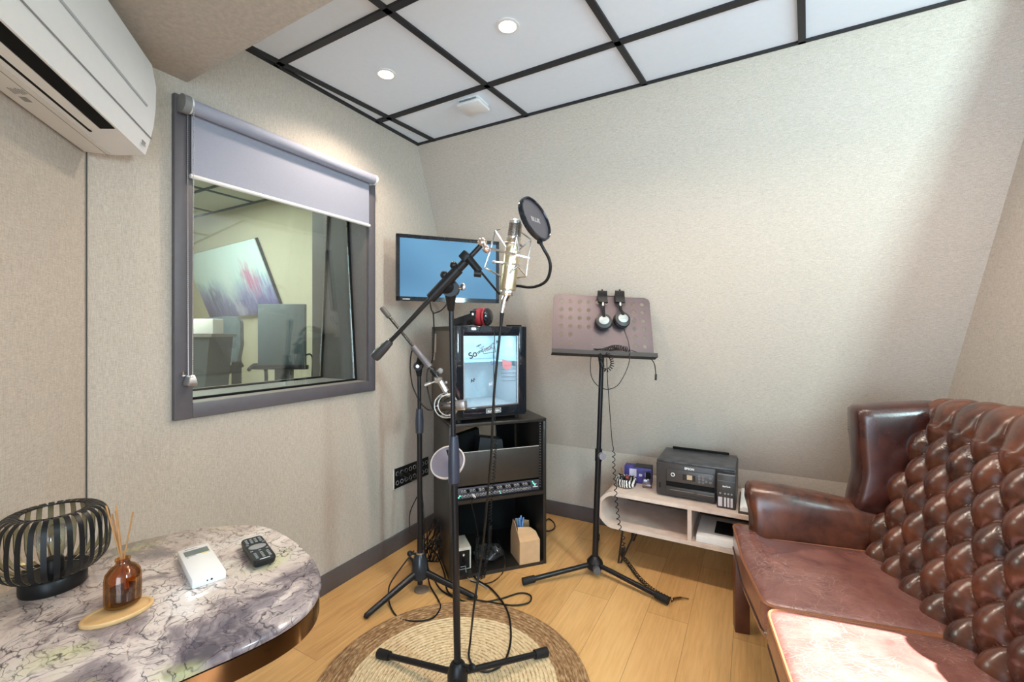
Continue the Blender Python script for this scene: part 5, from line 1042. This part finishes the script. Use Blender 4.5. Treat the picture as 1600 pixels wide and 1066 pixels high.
single('power_cable', MB().tube(sm([on_z(852, 815, 0.02), on_z(858, 811, 0.006), on_z(866, 818, 0.006), on_z(866, 826, 0.006), on_z(858, 830, 0.006), on_z(850, 829, 0.006)], 8), 0.0042, 8), K['cable'], 'short black cable loop on the floor at the right rear of the rack', 'cable', ang=80)
# white headphone lead plugged into the recording unit
jk = ROOT[un.name] @ V((-0.146, -0.004, 0.020))
wl = thing('headphone_lead', 'grey lead plugged into the recording unit and coiling down into the rack', 'cable', jk)
build('plug', MB().cyl(jk, jk + (ROOT[un.name].to_3x3() @ V((0.004, -0.030, -0.004))), 0.0062, n=12), K['white'], wl)
j3 = jk + (ROOT[un.name].to_3x3() @ V((0.004, -0.030, -0.004)))
ld = sm([j3, at(737, 786, 2.245), at(742, 810, 2.25), at(747, 836, 2.26)], 8); ld += coil(sm([at(747, 838, 2.26), at(745, 855, 2.26), at(746, 880, 2.22), at(752, 905, 2.19)], 8), 0.0085, 30, 10, 0.006)
build('lead', MB().tube(ld, 0.0021, 6), K['cable'], wl, ang=80)
single('power_lead', MB().tube(sm([ROOT[ps.name] @ V((0.014, -0.086, 0.044)), on_z(729, 897, 0.01), on_z(733, 905, 0.006), on_z(750, 912, 0.006), on_z(762, 920, 0.006)], 8), 0.0026, 6), K['cablegrey'], 'thin grey lead from the cream power supply box to the floor', 'cable')
single('signal_lead', MB().tube(sm([rkw(0.30, 0.10, 0.13), at(786, 862, 2.33), at(789, 880, 2.27), on_z(785, 896, 0.006), on_z(772, 908, 0.006), on_z(755, 912, 0.006), on_z(735, 908, 0.006)], 8), 0.0028, 6), K['cable'], 'thin black lead curving out of the rack over its front edge beside the plastic bag', 'cable')

# ------------------------------------------------------------------ music stand
B3 = V((-0.756, 2.300, 0)); D3 = 2.375
ms_ = thing('music_stand', 'black music stand with punched metal desk in front of the back wall', 'music stand', B3)
pt3 = at(940.5, 558, 2.36)
p3 = lambda z: V((B3.x, B3.y, 0.06)).lerp(pt3, (z - 0.06) / (pt3.z - 0.06))
zc = 0.665
build('lower_tube', MB().cyl(p3(0.05), p3(zc), 0.0160, n=20), K['black'], ms_)
build('upper_tube', MB().cyl(p3(zc - 0.05), pt3, 0.0125, n=18), K['black'], ms_)
build('height_collar', MB().cyl(p3(zc - 0.055), p3(zc + 0.010), 0.0185, n=20), K['satin'], ms_)
build('clamp_knob', MB().cyl(p3(zc - 0.02), p3(zc - 0.02) - FWD * 0.035 + RGT * 0.010, 0.007, n=10).cyl(p3(zc - 0.02) - FWD * 0.026 + RGT * 0.009, p3(zc - 0.02) - FWD * 0.046 + RGT * 0.013, 0.0185, n=20), pm('violet_grey_knob', (0.20, 0.19, 0.22), 0.5), ms_)
build('hub', MB().lathe([(0.030, -0.045), (0.045, -0.03), (0.045, 0.0), (0.026, 0.022), (0.018, 0.03)], V((B3.x, B3.y, 0.065)), n=8), K['satin'], ms_)
build('hub_knob', MB().cyl(V((B3.x, B3.y, 0.045)), V((B3.x, B3.y, 0.045)) - FWD * 0.065, 0.019, n=16), pm('grey_hub_knob', (0.10, 0.10, 0.105), 0.5), ms_)
for f in (V((-1.035, 2.015, 0)), V((-0.367, 2.200, 0)), V((-0.87, 2.685, 0))):
    d_ = f - B3; d_.z = 0; d_.normalize(); s_ = B3 + d_ * 0.03 + V((0, 0, 0.052)); e_ = B3 + d_ * 0.40 + V((0, 0, 0.022))
    lg = build('leg', MB().cyl(s_, e_, 0.0125, n=14), K['black'], ms_)
    build('rubber_foot', MB().cyl(e_ - (e_ - s_).normalized() * 0.055, e_ + (e_ - s_).normalized() * 0.010, 0.0175, 0.019, n=16), K['rubber'], lg)
# desk: local axes dx (right), dy (up the slope)
TLq, TRq, BLq, BRq = at(868, 460.5, 2.43), at(1018.7, 466, 2.43), at(856.5, 552, 2.31), at(1019.6, 561, 2.31)
dxv = ((TRq - TLq) + (BRq - BLq)).normalized(); dyv = ((TLq + TRq) - (BLq + BRq)); dyv = (dyv - dxv * dyv.dot(dxv)).normalized(); dc = (TLq + TRq + BLq + BRq) / 4
DW, DH = 0.530, ((TLq + TRq) - (BLq + BRq)).length / 2
DM = basis(dxv, dyv, dc); DN = dxv.cross(dyv)
def holes():
    H = []
    for r_ in range(6):
        for c_ in range(10):
            x = (-0.5 + 0.082 + c_ * 0.0935) * DW * 0.985; y = (0.5 - 0.115 - r_ * 0.140) * DH
            if c_ >= 2 and c_ <= 7 and r_ >= 4: continue
            if c_ in (4, 5, 6, 7) and r_ >= 1 and not (c_ in (6, 7) and r_ <= 0): continue
            if r_ == 4 and c_ in (4, 5): continue
            H.append((x, y))
    return H
dk_ = bmesh.new()
# punched sheet: a grid of square cells, a round hole cut in those that carry one
xs = [-DW / 2]; HX = sorted({round(h[0], 5) for h in holes()}); HY = sorted({round(h[1], 5) for h in holes()}); cell = 0.0165
gx_ = sorted({-DW / 2 + 0.0, DW / 2} | {v + s_ * cell for v in HX for s_ in (-1, 1)}); gy_ = sorted({-DH / 2, DH / 2} | {v + s_ * cell for v in HY for s_ in (-1, 1)})
HS = {(round(a, 4), round(b, 4)) for a, b in holes()}
bmS = MB()
def vert(x, y):
    c_ = 0.020; sx, sy = (1 if x > 0 else -1), (1 if y > 0 else -1)
    if sy > 0 and abs(x) > DW / 2 - 1e-4 and y > DH / 2 - 1e-4: x, y = sx * (DW / 2 - 0.007), y - 0.007
    return DM @ V((x * (1.0 + 0.02 * (0.5 - y / DH)), y, 0))
for i in range(len(gx_) - 1):
    for j in range(len(gy_) - 1):
        x0, x1, y0, y1 = gx_[i], gx_[i + 1], gy_[j], gy_[j + 1]; cxx, cyy = (x0 + x1) / 2, (y0 + y1) / 2
        if (round(cxx, 4), round(cyy, 4)) in HS:
            N_ = 24; oc, ic = [], []
            for k in range(N_):
                a = 2 * PI * k / N_; c_, s_ = math.cos(a), math.sin(a); m_ = max(abs(c_), abs(s_))
                oc.append(bmS.bm.verts.new(vert(cxx + c_ / m_ * (x1 - x0) / 2, cyy + s_ / m_ * (y1 - y0) / 2))); ic.append(bmS.bm.verts.new(vert(cxx + c_ * 0.0108, cyy + s_ * 0.0108)))
            for k in range(N_): bmS.bm.faces.new((oc[k], oc[(k + 1) % N_], ic[(k + 1) % N_], ic[k]))
        else:
            bmS.bm.faces.new([bmS.bm.verts.new(vert(*q)) for q in ((x0, y0), (x1, y0), (x1, y1), (x0, y1))])
bmesh.ops.remove_doubles(bmS.bm, verts=bmS.bm.verts, dist=1e-5); bmesh.ops.solidify(bmS.bm, geom=bmS.bm.faces[:], thickness=0.0015)
K['deskmetal'] = pm('purple_brown_metal', (0.088, 0.064, 0.070), 0.36, 0.3, var=0.04, nscale=6)
ds_ = build('desk', bmS, K['deskmetal'], ms_)
lipm = MB().box(DM @ V((0, -DH / 2 - 0.004, 0.022)), (DW * 1.03, 0.004, 0.050), DM.to_3x3()).box(DM @ V((0, -DH / 2 + 0.004, 0.046)), (DW * 1.03, 0.022, 0.003), DM.to_3x3())
build('lip', lipm, pm('dark_brown_lip', (0.012, 0.009, 0.009), 0.5), ms_)
build('desk_bracket', MB().box(DM @ V((-0.02, -0.08, -0.016)), (0.07, 0.16, 0.02), DM.to_3x3(), bev=0.004).cyl(pt3 - V((0, 0, 0.05)), DM @ V((-0.02, -0.06, -0.02)), 0.014, n=14), K['satin'], ms_)
for hx, hy in ((-0.055, -0.075), (0.0, -0.078), (-0.055, -0.115), (0.0, -0.118)): build('bolt', MB().sph(DM @ V((hx, hy, 0.002)), 0.0032, 8), K['grey'], ms_)
# headphones hung over the desk
hh = thing('headphones', 'black and silver studio headphones hung over the top of the music stand desk', 'headphones', at(957, 500, 2.33))
def dpt(px, py, off):       # point off the desk's face
    r = FWD + RGT * ((px - 800) / FOC) + UP * ((520 - py) / FOC); o_ = dc + DN * off
    return EYE + r * ((o_ - EYE).dot(DN) / r.dot(DN))
if DN.dot(FWD) > 0: DN = -DN
for cx_, cy_, sx in ((943.5, 502, -1), (973.0, 499, 1)):
    c_ = dpt(cx_, cy_, 0.040); n_ = (DN + dxv * 0.10 * sx).normalized(); X_ = Matrix.Translation(c_) @ n_.to_track_quat('Z', 'Y').to_matrix().to_4x4()
    build('ear_pad', MB().lathe([(0.022, -0.030), (0.040, -0.030), (0.0455, -0.020), (0.044, -0.006), (0.036, -0.002), (0.0, -0.002)], (0, 0, 0), 32, X_, cap=False), K['satin'], hh)
    cu = build('ear_cup', MB().lathe([(0.0, 0.010), (0.030, 0.010), (0.041, 0.006), (0.043, -0.002), (0.040, -0.006), (0.0, -0.006)], (0, 0, 0), 32, X_, cap=False), pm('dark_grey_cup', (0.018, 0.018, 0.020), 0.45), hh)
    build('badge', MB().loft([[X_ @ V((0.027 * math.cos(a * PI / 14) * k, 0.0235 * math.sin(a * PI / 14) * k + 0.002, z)) for a in range(28)] for k, z in ((1, 0.009), (1, 0.0115), (0.9, 0.0125))]), pm('brushed_badge', (0.34, 0.37, 0.37), 0.5, 0.6), cu, label='silver oval badge')
    build('badge_print', MB().box(X_ @ V((0.0, 0.001, 0.0128)), (0.030, 0.0035, 0.0006), X_.to_3x3()), K['grey'], cu)
    topx = 941 if sx < 0 else 968
    build('yoke', MB().tube([c_ + V((0, 0, 0.020)) + DN * 0.006, dpt(topx + (1.5 if sx < 0 else 2), 484, 0.030), dpt(topx + 1, 478, 0.026)], 0.0085, 10), K['satin'], hh)
    build('slider', MB().cyl(dpt(topx + 1.5, 478.5, 0.030), dpt(topx + 1.0, 471.5, 0.030), 0.0062, n=12), K['nickel'], hh)
    build('band_end', strap([dpt(topx + 1, 473, 0.030), dpt(topx, 464, 0.028), dpt(topx, 457.5, 0.014), dpt(topx, 456.5, -0.010)], dxv * 0.052, 0.008), K['satin'], hh)
build('headband', strap([dpt(941, 456.5, -0.008), dpt(940, 460, -0.055), dpt(948, 466, -0.098), dpt(961, 466, -0.098), dpt(969, 460, -0.055), dpt(968, 456.5, -0.008)], UP * 0.030, 0.0045), K['satin'], hh)
hc = sm([dpt(973, 509, 0.040), dpt(977, 520, 0.030), dpt(982, 535, 0.024), dpt(984.5, 549, 0.030)], 8)
build('cable', MB().tube(hc, 0.0021, 6), K['cable'], hh)
# coiled extension lead lying along the lip and falling to the floor
ce = thing('coiled_cable', 'black coiled lead draped over the music stand lip and falling to the floor', 'cable', on_z(1000, 905, 0.0))
l1 = coil(sm([dpt(984, 548, 0.032), dpt(972, 544, 0.022), dpt(960, 543, 0.024), dpt(950, 546, 0.030), dpt(938, 549, 0.034), dpt(927, 548, 0.034)], 8), 0.0125, 20, 12)
l1 += coil(sm([dpt(948, 552, 0.045), dpt(955, 560, 0.066), dpt(956, 572, 0.066), dpt(948, 579, 0.066), dpt(941, 573, 0.066), dpt(939, 560, 0.062), dpt(937, 553, 0.040)], 10), 0.0085, 20, 12)
build('coil', MB().tube(l1, 0.0022, 6), K['cable'], ce, ang=80)
build('lead', MB().tube(sm([dpt(924, 551, 0.034), dpt(922.5, 570, 0.058), dpt(924, 588, 0.058), dpt(933, 602, 0.058), dpt(948, 608.5, 0.058), dpt(964, 603, 0.058), dpt(975, 587, 0.058), dpt(982, 570, 0.058), dpt(984, 556, 0.058), dpt(984, 549, 0.034)], 8), 0.0021, 6), K['cable'], ce)
build('lead', MB().tube(sm([dpt(986, 547, 0.026), dpt(996, 551, 0.026), dpt(1008, 556, 0.040), dpt(1018, 562, 0.052), dpt(1023, 571, 0.03), dpt(1025, 588, 0.02)], 8), 0.0024, 6).cyl(dpt(1025, 585, 0.02), dpt(1024.5, 594, 0.02), 0.0052, n=10), K['cable'], ce)
dq = 2.28
ll = sm([dpt(948, 560, 0.062), at(949, 590, 2.25), at(951.5, 625, 2.27), at(954, 660, dq), at(956.5, 690, dq), at(959, 703, dq)], 8)
ll += coil(sm([at(959, 705, dq), at(959, 728, 2.29), at(961, 755, 2.29), at(963, 785, 2.29), at(965, 800, 2.29)], 8), 0.0068, 11, 12)
ll += coil(sm([at(965, 802, 2.29), at(966, 812, 2.29), at(969, 826, 2.29), at(974, 842, 2.28), at(974, 858, 2.27), on_z(972, 868, 0.035)], 8), 0.0080, 17, 12)
ll += coil(sm([on_z(972, 870, 0.02), on_z(979, 877, 0.018), on_z(985, 885, 0.010), on_z(996, 900, 0.010), on_z(1010, 914, 0.010), on_z(1025, 925, 0.010), on_z(1042, 934, 0.012), on_z(1052, 938, 0.010)], 8), 0.0095, 27, 12, 0.004)
build('coil', MB().tube(ll, 0.0022, 6), K['cable'], ce, ang=80)
build('plug', MB().cyl(on_z(1052, 936, 0.012), on_z(1064, 934, 0.010), 0.0055, n=12).cyl(on_z(1064, 934, 0.010), on_z(1076, 936, 0.006), 0.0030, n=10), K['brass'], ce)

# ------------------------------------------------------------------ low bench and what stands on it
TBY, TBZ = 2.392, 0.42
tv = thing('low_bench', 'low pale wood media bench with two open bays on hairpin legs along the back wall', 'bench', (-0.15, TBY + 0.2, 0))
K['ash'] = pm('whitewashed_wood', (0.66, 0.53, 0.45), 0.55, var=0.10, nscale=18)
x0_, x1_, zb_, zt_, ch_, yb_ = -0.768, 0.44, 0.221, TBZ, 0.055, 2.80
out = rounded([(x0_ + ch_, zt_), (x1_ - ch_, zt_), (x1_, zt_ - ch_), (x1_, zb_ + ch_), (x1_ - ch_, zb_), (x0_ + ch_, zb_), (x0_, zb_ + ch_), (x0_, zt_ - ch_)], 0.030, 4)
cx0, cz0 = (x0_ + x1_) / 2, (zb_ + zt_) / 2; wI = 0.020
inn = rounded([(x0_ + ch_ + 0.008, zt_ - wI), (x1_ - ch_ - 0.008, zt_ - wI), (x1_ - wI, zt_ - ch_ - 0.004), (x1_ - wI, zb_ + ch_ + 0.004), (x1_ - ch_ - 0.008, zb_ + wI), (x0_ + ch_ + 0.008, zb_ + wI), (x0_ + wI, zb_ + ch_ + 0.004), (x0_ + wI, zt_ - ch_ - 0.004)], 0.022, 4)
M3 = lambda P_, y: [V((p[0], y, p[1])) for p in P_]
build('shell', MB().loft([M3(out, TBY), M3(out, yb_), M3(inn, yb_), M3(inn, TBY)], loop=True), K['ash'], tv)
build('divider', MB().box((-0.290, (TBY + yb_) / 2 + 0.002, cz0), (0.020, yb_ - TBY - 0.006, zt_ - zb_ - 2 * wI + 0.002)), K['ash'], tv)
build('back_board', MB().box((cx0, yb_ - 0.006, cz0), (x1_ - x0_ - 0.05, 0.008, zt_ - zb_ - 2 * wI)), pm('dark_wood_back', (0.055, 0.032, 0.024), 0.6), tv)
for lx, ly, s_ in ((-0.64, TBY + 0.05, 1), (-0.64, yb_ - 0.06, 1), (0.32, TBY + 0.05, -1), (0.32, yb_ - 0.06, -1)):
    build('leg', MB().tube([V((lx, ly, zb_)), V((lx - 0.03 * s_, ly + 0.012, 0.008)), V((lx - 0.018 * s_, ly + 0.02, 0.008)), V((lx + 0.07 * s_, ly + 0.03, zb_))], 0.0055, 8), pm('dark_rod', (0.05, 0.035, 0.03), 0.4, 0.5), tv)
# printer
pr_ = thing('printer', 'black ink tank printer standing on the low bench', 'printer', (-0.275, 2.465, TBZ))
W_, D_, H_ = 0.382, 0.300, 0.190
K['printer'] = pm('printer_black', (0.040, 0.034, 0.033), 0.42, var=0.1); K['prtop'] = pm('printer_lid', (0.055, 0.055, 0.062), 0.38, var=0.45, nscale=22)
def pl_(n_, mb, mat, par=pr_, **k): return build(n_, mb, mat, par, local=True, **k)
xl, xr = -0.192, 0.190
pl_('body', MB().box(((xl + 0.102) / 2, D_ / 2, 0.097), (0.102 - xl, D_, 0.174), bev=0.008).box(((0.102 + xr) / 2, D_ / 2 + 0.01, 0.097), (xr - 0.102 + 0.01, D_ - 0.02, 0.174), bev=0.006), K['printer'])
pl_('lid', MB().box((0, D_ / 2 + 0.004, 0.187), (W_, D_ - 0.008, 0.014), bev=0.005), K['prtop'])
pl_('paper_support', MB().box((0.0, D_ - 0.016, 0.200), (0.30, 0.012, 0.012), bev=0.002), K['matt'])
pl_('control_panel', MB().box(((-0.140 + 0.098) / 2, -0.0025, 0.122), (0.232, 0.010, 0.066), bev=0.003), pm('panel_brown_black', (0.055, 0.047, 0.047), 0.35), pr_)
pl_('output_slot', MB().box((-0.021, -0.001, 0.076), (0.236, 0.008, 0.022)), K['matt'])
pl_('paper_tray', MB().box((-0.021, -0.004, 0.046), (0.238, 0.010, 0.034), bev=0.003), K['printer'])
pl_('tray_line', MB().box((-0.06, -0.0095, 0.047), (0.12, 0.001, 0.0016)).box((0.055, -0.0095, 0.045), (0.08, 0.001, 0.0016)), pm('tray_gold', (0.30, 0.24, 0.18), 0.5), pr_)
pl_('power_button', MB().torus((-0.105, -0.008, 0.127), (0, 1, 0), 0.0085, 0.0018, 24, 6), K['label'])
pl_('display', MB().box((-0.025, -0.0078, 0.122), (0.062, 0.002, 0.030)), K['screen'])
pl_('display_lit', MB().box((-0.022, -0.0090, 0.124), (0.026, 0.001, 0.024)), pm('display_tan', (0.50, 0.36, 0.24), 0.4))
for bx, bz in ((0.025, 0.137), (0.043, 0.137), (0.025, 0.122), (0.043, 0.122), (0.025, 0.107), (0.043, 0.107), (0.058, 0.115), (0.077, 0.134), (0.077, 0.112)):
    pl_('button', MB().torus((bx, -0.0078, bz), (0, 1, 0), 0.0048, 0.0010, 16, 5).cyl((bx, -0.0075, bz), (bx, -0.0085, bz), 0.0015, n=8), K['grey'])
text('lettering', 'EPSON', 0.0155, K['label'], pr_, basis((1, 0, 0), (0, 0, 1), (-0.024, -0.0008, 0.166)), label='white maker name on the front')
tk = pl_('ink_tank_unit', MB().box(((0.108 + xr + 0.004) / 2, 0.000, 0.085), (xr + 0.004 - 0.108, 0.054, 0.172), bev=0.006), K['printer'])
pl_('tank_edge', MB().box((0.151, -0.024, 0.170), (0.080, 0.008, 0.006), bev=0.002), pm('lighter_edge', (0.16, 0.145, 0.15), 0.3), tk)  # edge strip in a lighter grey than the printer body
pl_('tank_line', MB().box((0.151, -0.0275, 0.138), (0.080, 0.001, 0.0012)), pm('seam_grey', (0.20, 0.18, 0.18), 0.5), tk)
for wx, ww in ((0.124, 0.019), (0.146, 0.010), (0.1605, 0.010), (0.1755, 0.010)): pl_('ink_window', MB().box((wx, -0.0275, 0.034), (ww, 0.002, 0.046)), K['ink'], tk)
for wx in (0.124, 0.146, 0.1605, 0.1755): pl_('ink_mark', MB().cyl((wx, -0.0265, 0.076), (wx, -0.0285, 0.076), 0.0045, n=12), K['grey'], tk)
text('lettering', 'EcoTank', 0.010, K['label'], tk, basis((1, 0, 0), (0, 0, 1), (0.152, -0.0285, 0.112)))
pl_('card_slot', MB().box((-0.172, -0.0005, 0.060), (0.005, 0.002, 0.026)), K['matt'])
# papers beside the printer
pps = MB(); rn = random.Random(2)
ph = thing('paper_stack', 'stack of white paper on a dark folder between printer and sofa arm', 'paper', (0.045, 2.56, TBZ))
build('folder', MB().box((0.045, 2.56, TBZ + 0.006), (0.23, 0.30, 0.012)), pm('dark_folder', (0.06, 0.04, 0.035), 0.6), ph)
build('sheets', MB().box((0.045, 2.562, TBZ + 0.020), (0.215, 0.298, 0.016)).box((0.048, 2.566, TBZ + 0.030), (0.21, 0.297, 0.004), Matrix.Rotation(0.03, 3, 'Z')), K['paper'], ph)
# white case with dark square in the right bay
wb = thing('router_box', 'white flat box with a dark square panel in the right bay of the bench', 'box', (-0.12, 2.55, zb_ + wI))
build('body', MB().box((-0.13, 2.545, zb_ + wI + 0.018), (0.26, 0.28, 0.036), bev=0.004), K['paper'], wb)
build('dark_panel', MB().box((-0.115, 2.55, zb_ + wI + 0.0368), (0.13, 0.16, 0.0015)), K['satin'], wb)
# blue and white carton, perfume bottle, black and white dish
bx_ = thing('carton', 'small blue and white printed carton at the back of the bench top', 'box', (-0.60, 2.64, TBZ), 0.10)
build('body', MB().box((0, 0, 0.047), (0.155, 0.07, 0.094), bev=0.002), pm('deep_blue_card', (0.045, 0.035, 0.20), 0.5, var=0.4), bx_, local=True)
build('print', MB().box((-0.028, -0.0355, 0.060), (0.040, 0.001, 0.045)).box((0.052, -0.0355, 0.055), (0.024, 0.001, 0.026)).box((0.015, -0.0355, 0.050), (0.018, 0.001, 0.014)), pm('pale_print', (0.55, 0.52, 0.62), 0.5), bx_, local=True)
build('lid', MB().box((0.03, 0, 0.0955), (0.095, 0.071, 0.004)), K['satin'], bx_, local=True)
wd = on_z(978, 760, TBZ)
dish = thing('ornament_dish', 'black and white striped bowl of trinkets on the left end of the bench', 'bowl', wd)
mz, tz, bz_ = nt('zebra_glaze'); co = objco(tz); wv = nd(tz, 'ShaderNodeTexWave', Scale=22, Distortion=6, Detail=2); tz.links.new(co, wv.inputs['Vector']); tz.links.new(ramp(tz, wv.outputs['Fac'], [(0.45, (0.02, 0.02, 0.02)), (0.58, (0.75, 0.70, 0.66))]), bz_.inputs['Base Color']); bz_.inputs['Roughness'].default_value = 0.25
build('bowl', MB().lathe([(0.0, 0.0), (0.040, 0.0), (0.055, 0.010), (0.060, 0.026), (0.056, 0.050), (0.051, 0.050), (0.054, 0.026), (0.048, 0.012), (0.0, 0.010)], wd, n=36, cap=False), mz, dish)
single('red_ball', MB().sph(wd + V((0.002, 0.0, 0.048)) + RGT * 0.004, 0.012, 14), pm('red_bead', (0.30, 0.03, 0.02), 0.3), 'small red bead among the trinkets in the striped bowl', 'bead')
tk_ = MB(); rn = random.Random(9)
for k in range(16):
    a, r_ = rn.uniform(0, 6.28), rn.uniform(0.0, 0.036); p_ = wd + V((r_ * math.cos(a), r_ * math.sin(a), 0.022)); tk_.tube(sm([p_, p_ + V((rn.uniform(-.02, .02), rn.uniform(-.02, .02), 0.022)), p_ + V((rn.uniform(-.03, .03), rn.uniform(-.03, .03), rn.uniform(0.02, 0.045)))], 4), 0.0030, 6)
single('trinkets', tk_, pm('dark_trinkets', (0.05, 0.045, 0.045), 0.3, 0.5, var=0.6), 'dark tangled trinkets heaped inside the striped bowl', 'trinkets')['kind'] = 'stuff'
for (px_, py_, hx, hy, cc_) in ((972, 742, 976, 731, (0.20, 0.10, 0.05)), (965, 742, 963, 735, (0.04, 0.04, 0.04))):
    pass
st_ = thing('stick_brush', 'thin brown handled brush standing in the striped bowl', 'brush', wd + V((0, 0, 0.02)))
build('handle', MB().cyl(wd - RGT * 0.005 + V((0, 0, 0.02)), wd - RGT * 0.022 + FWD * 0.01 + V((0, 0, 0.105)), 0.0035, 0.005, n=10), pm('brown_handle', (0.20, 0.10, 0.06), 0.5), st_)
pw = on_z(1011, 762, TBZ)
pb_ = thing('perfume_bottle', 'clear square glass bottle with black cap beside the printer', 'bottle', pw)
build('glass_body', MB().box(pw + V((0, 0, 0.026)), (0.052, 0.036, 0.052), Matrix.Rotation(0.3, 3, 'Z'), bev=0.006), glass('bottle_glass', (0.86, 0.78, 0.76), 0.12), pb_)
build('cap', MB().box(pw + V((0.006, 0, 0.068)), (0.028, 0.026, 0.030), Matrix.Rotation(0.3, 3, 'Z'), bev=0.002), K['matt'], pb_)
build('neck', MB().cyl(pw + V((0.006, 0, 0.051)), pw + V((0.006, 0, 0.056)), 0.008, n=14), K['nickel'], pb_)
sp2 = on_z(996, 752, TBZ)
single('white_disc', MB().cyl(sp2 + V((0, 0, 0.031)) + FWD * 0.004, sp2 + V((0, 0, 0.031)) - FWD * 0.006, 0.030, n=28), pm('white_enamel', (0.75, 0.72, 0.70), 0.4), 'round white tin standing on edge between striped bowl and clear bottle', 'tin')
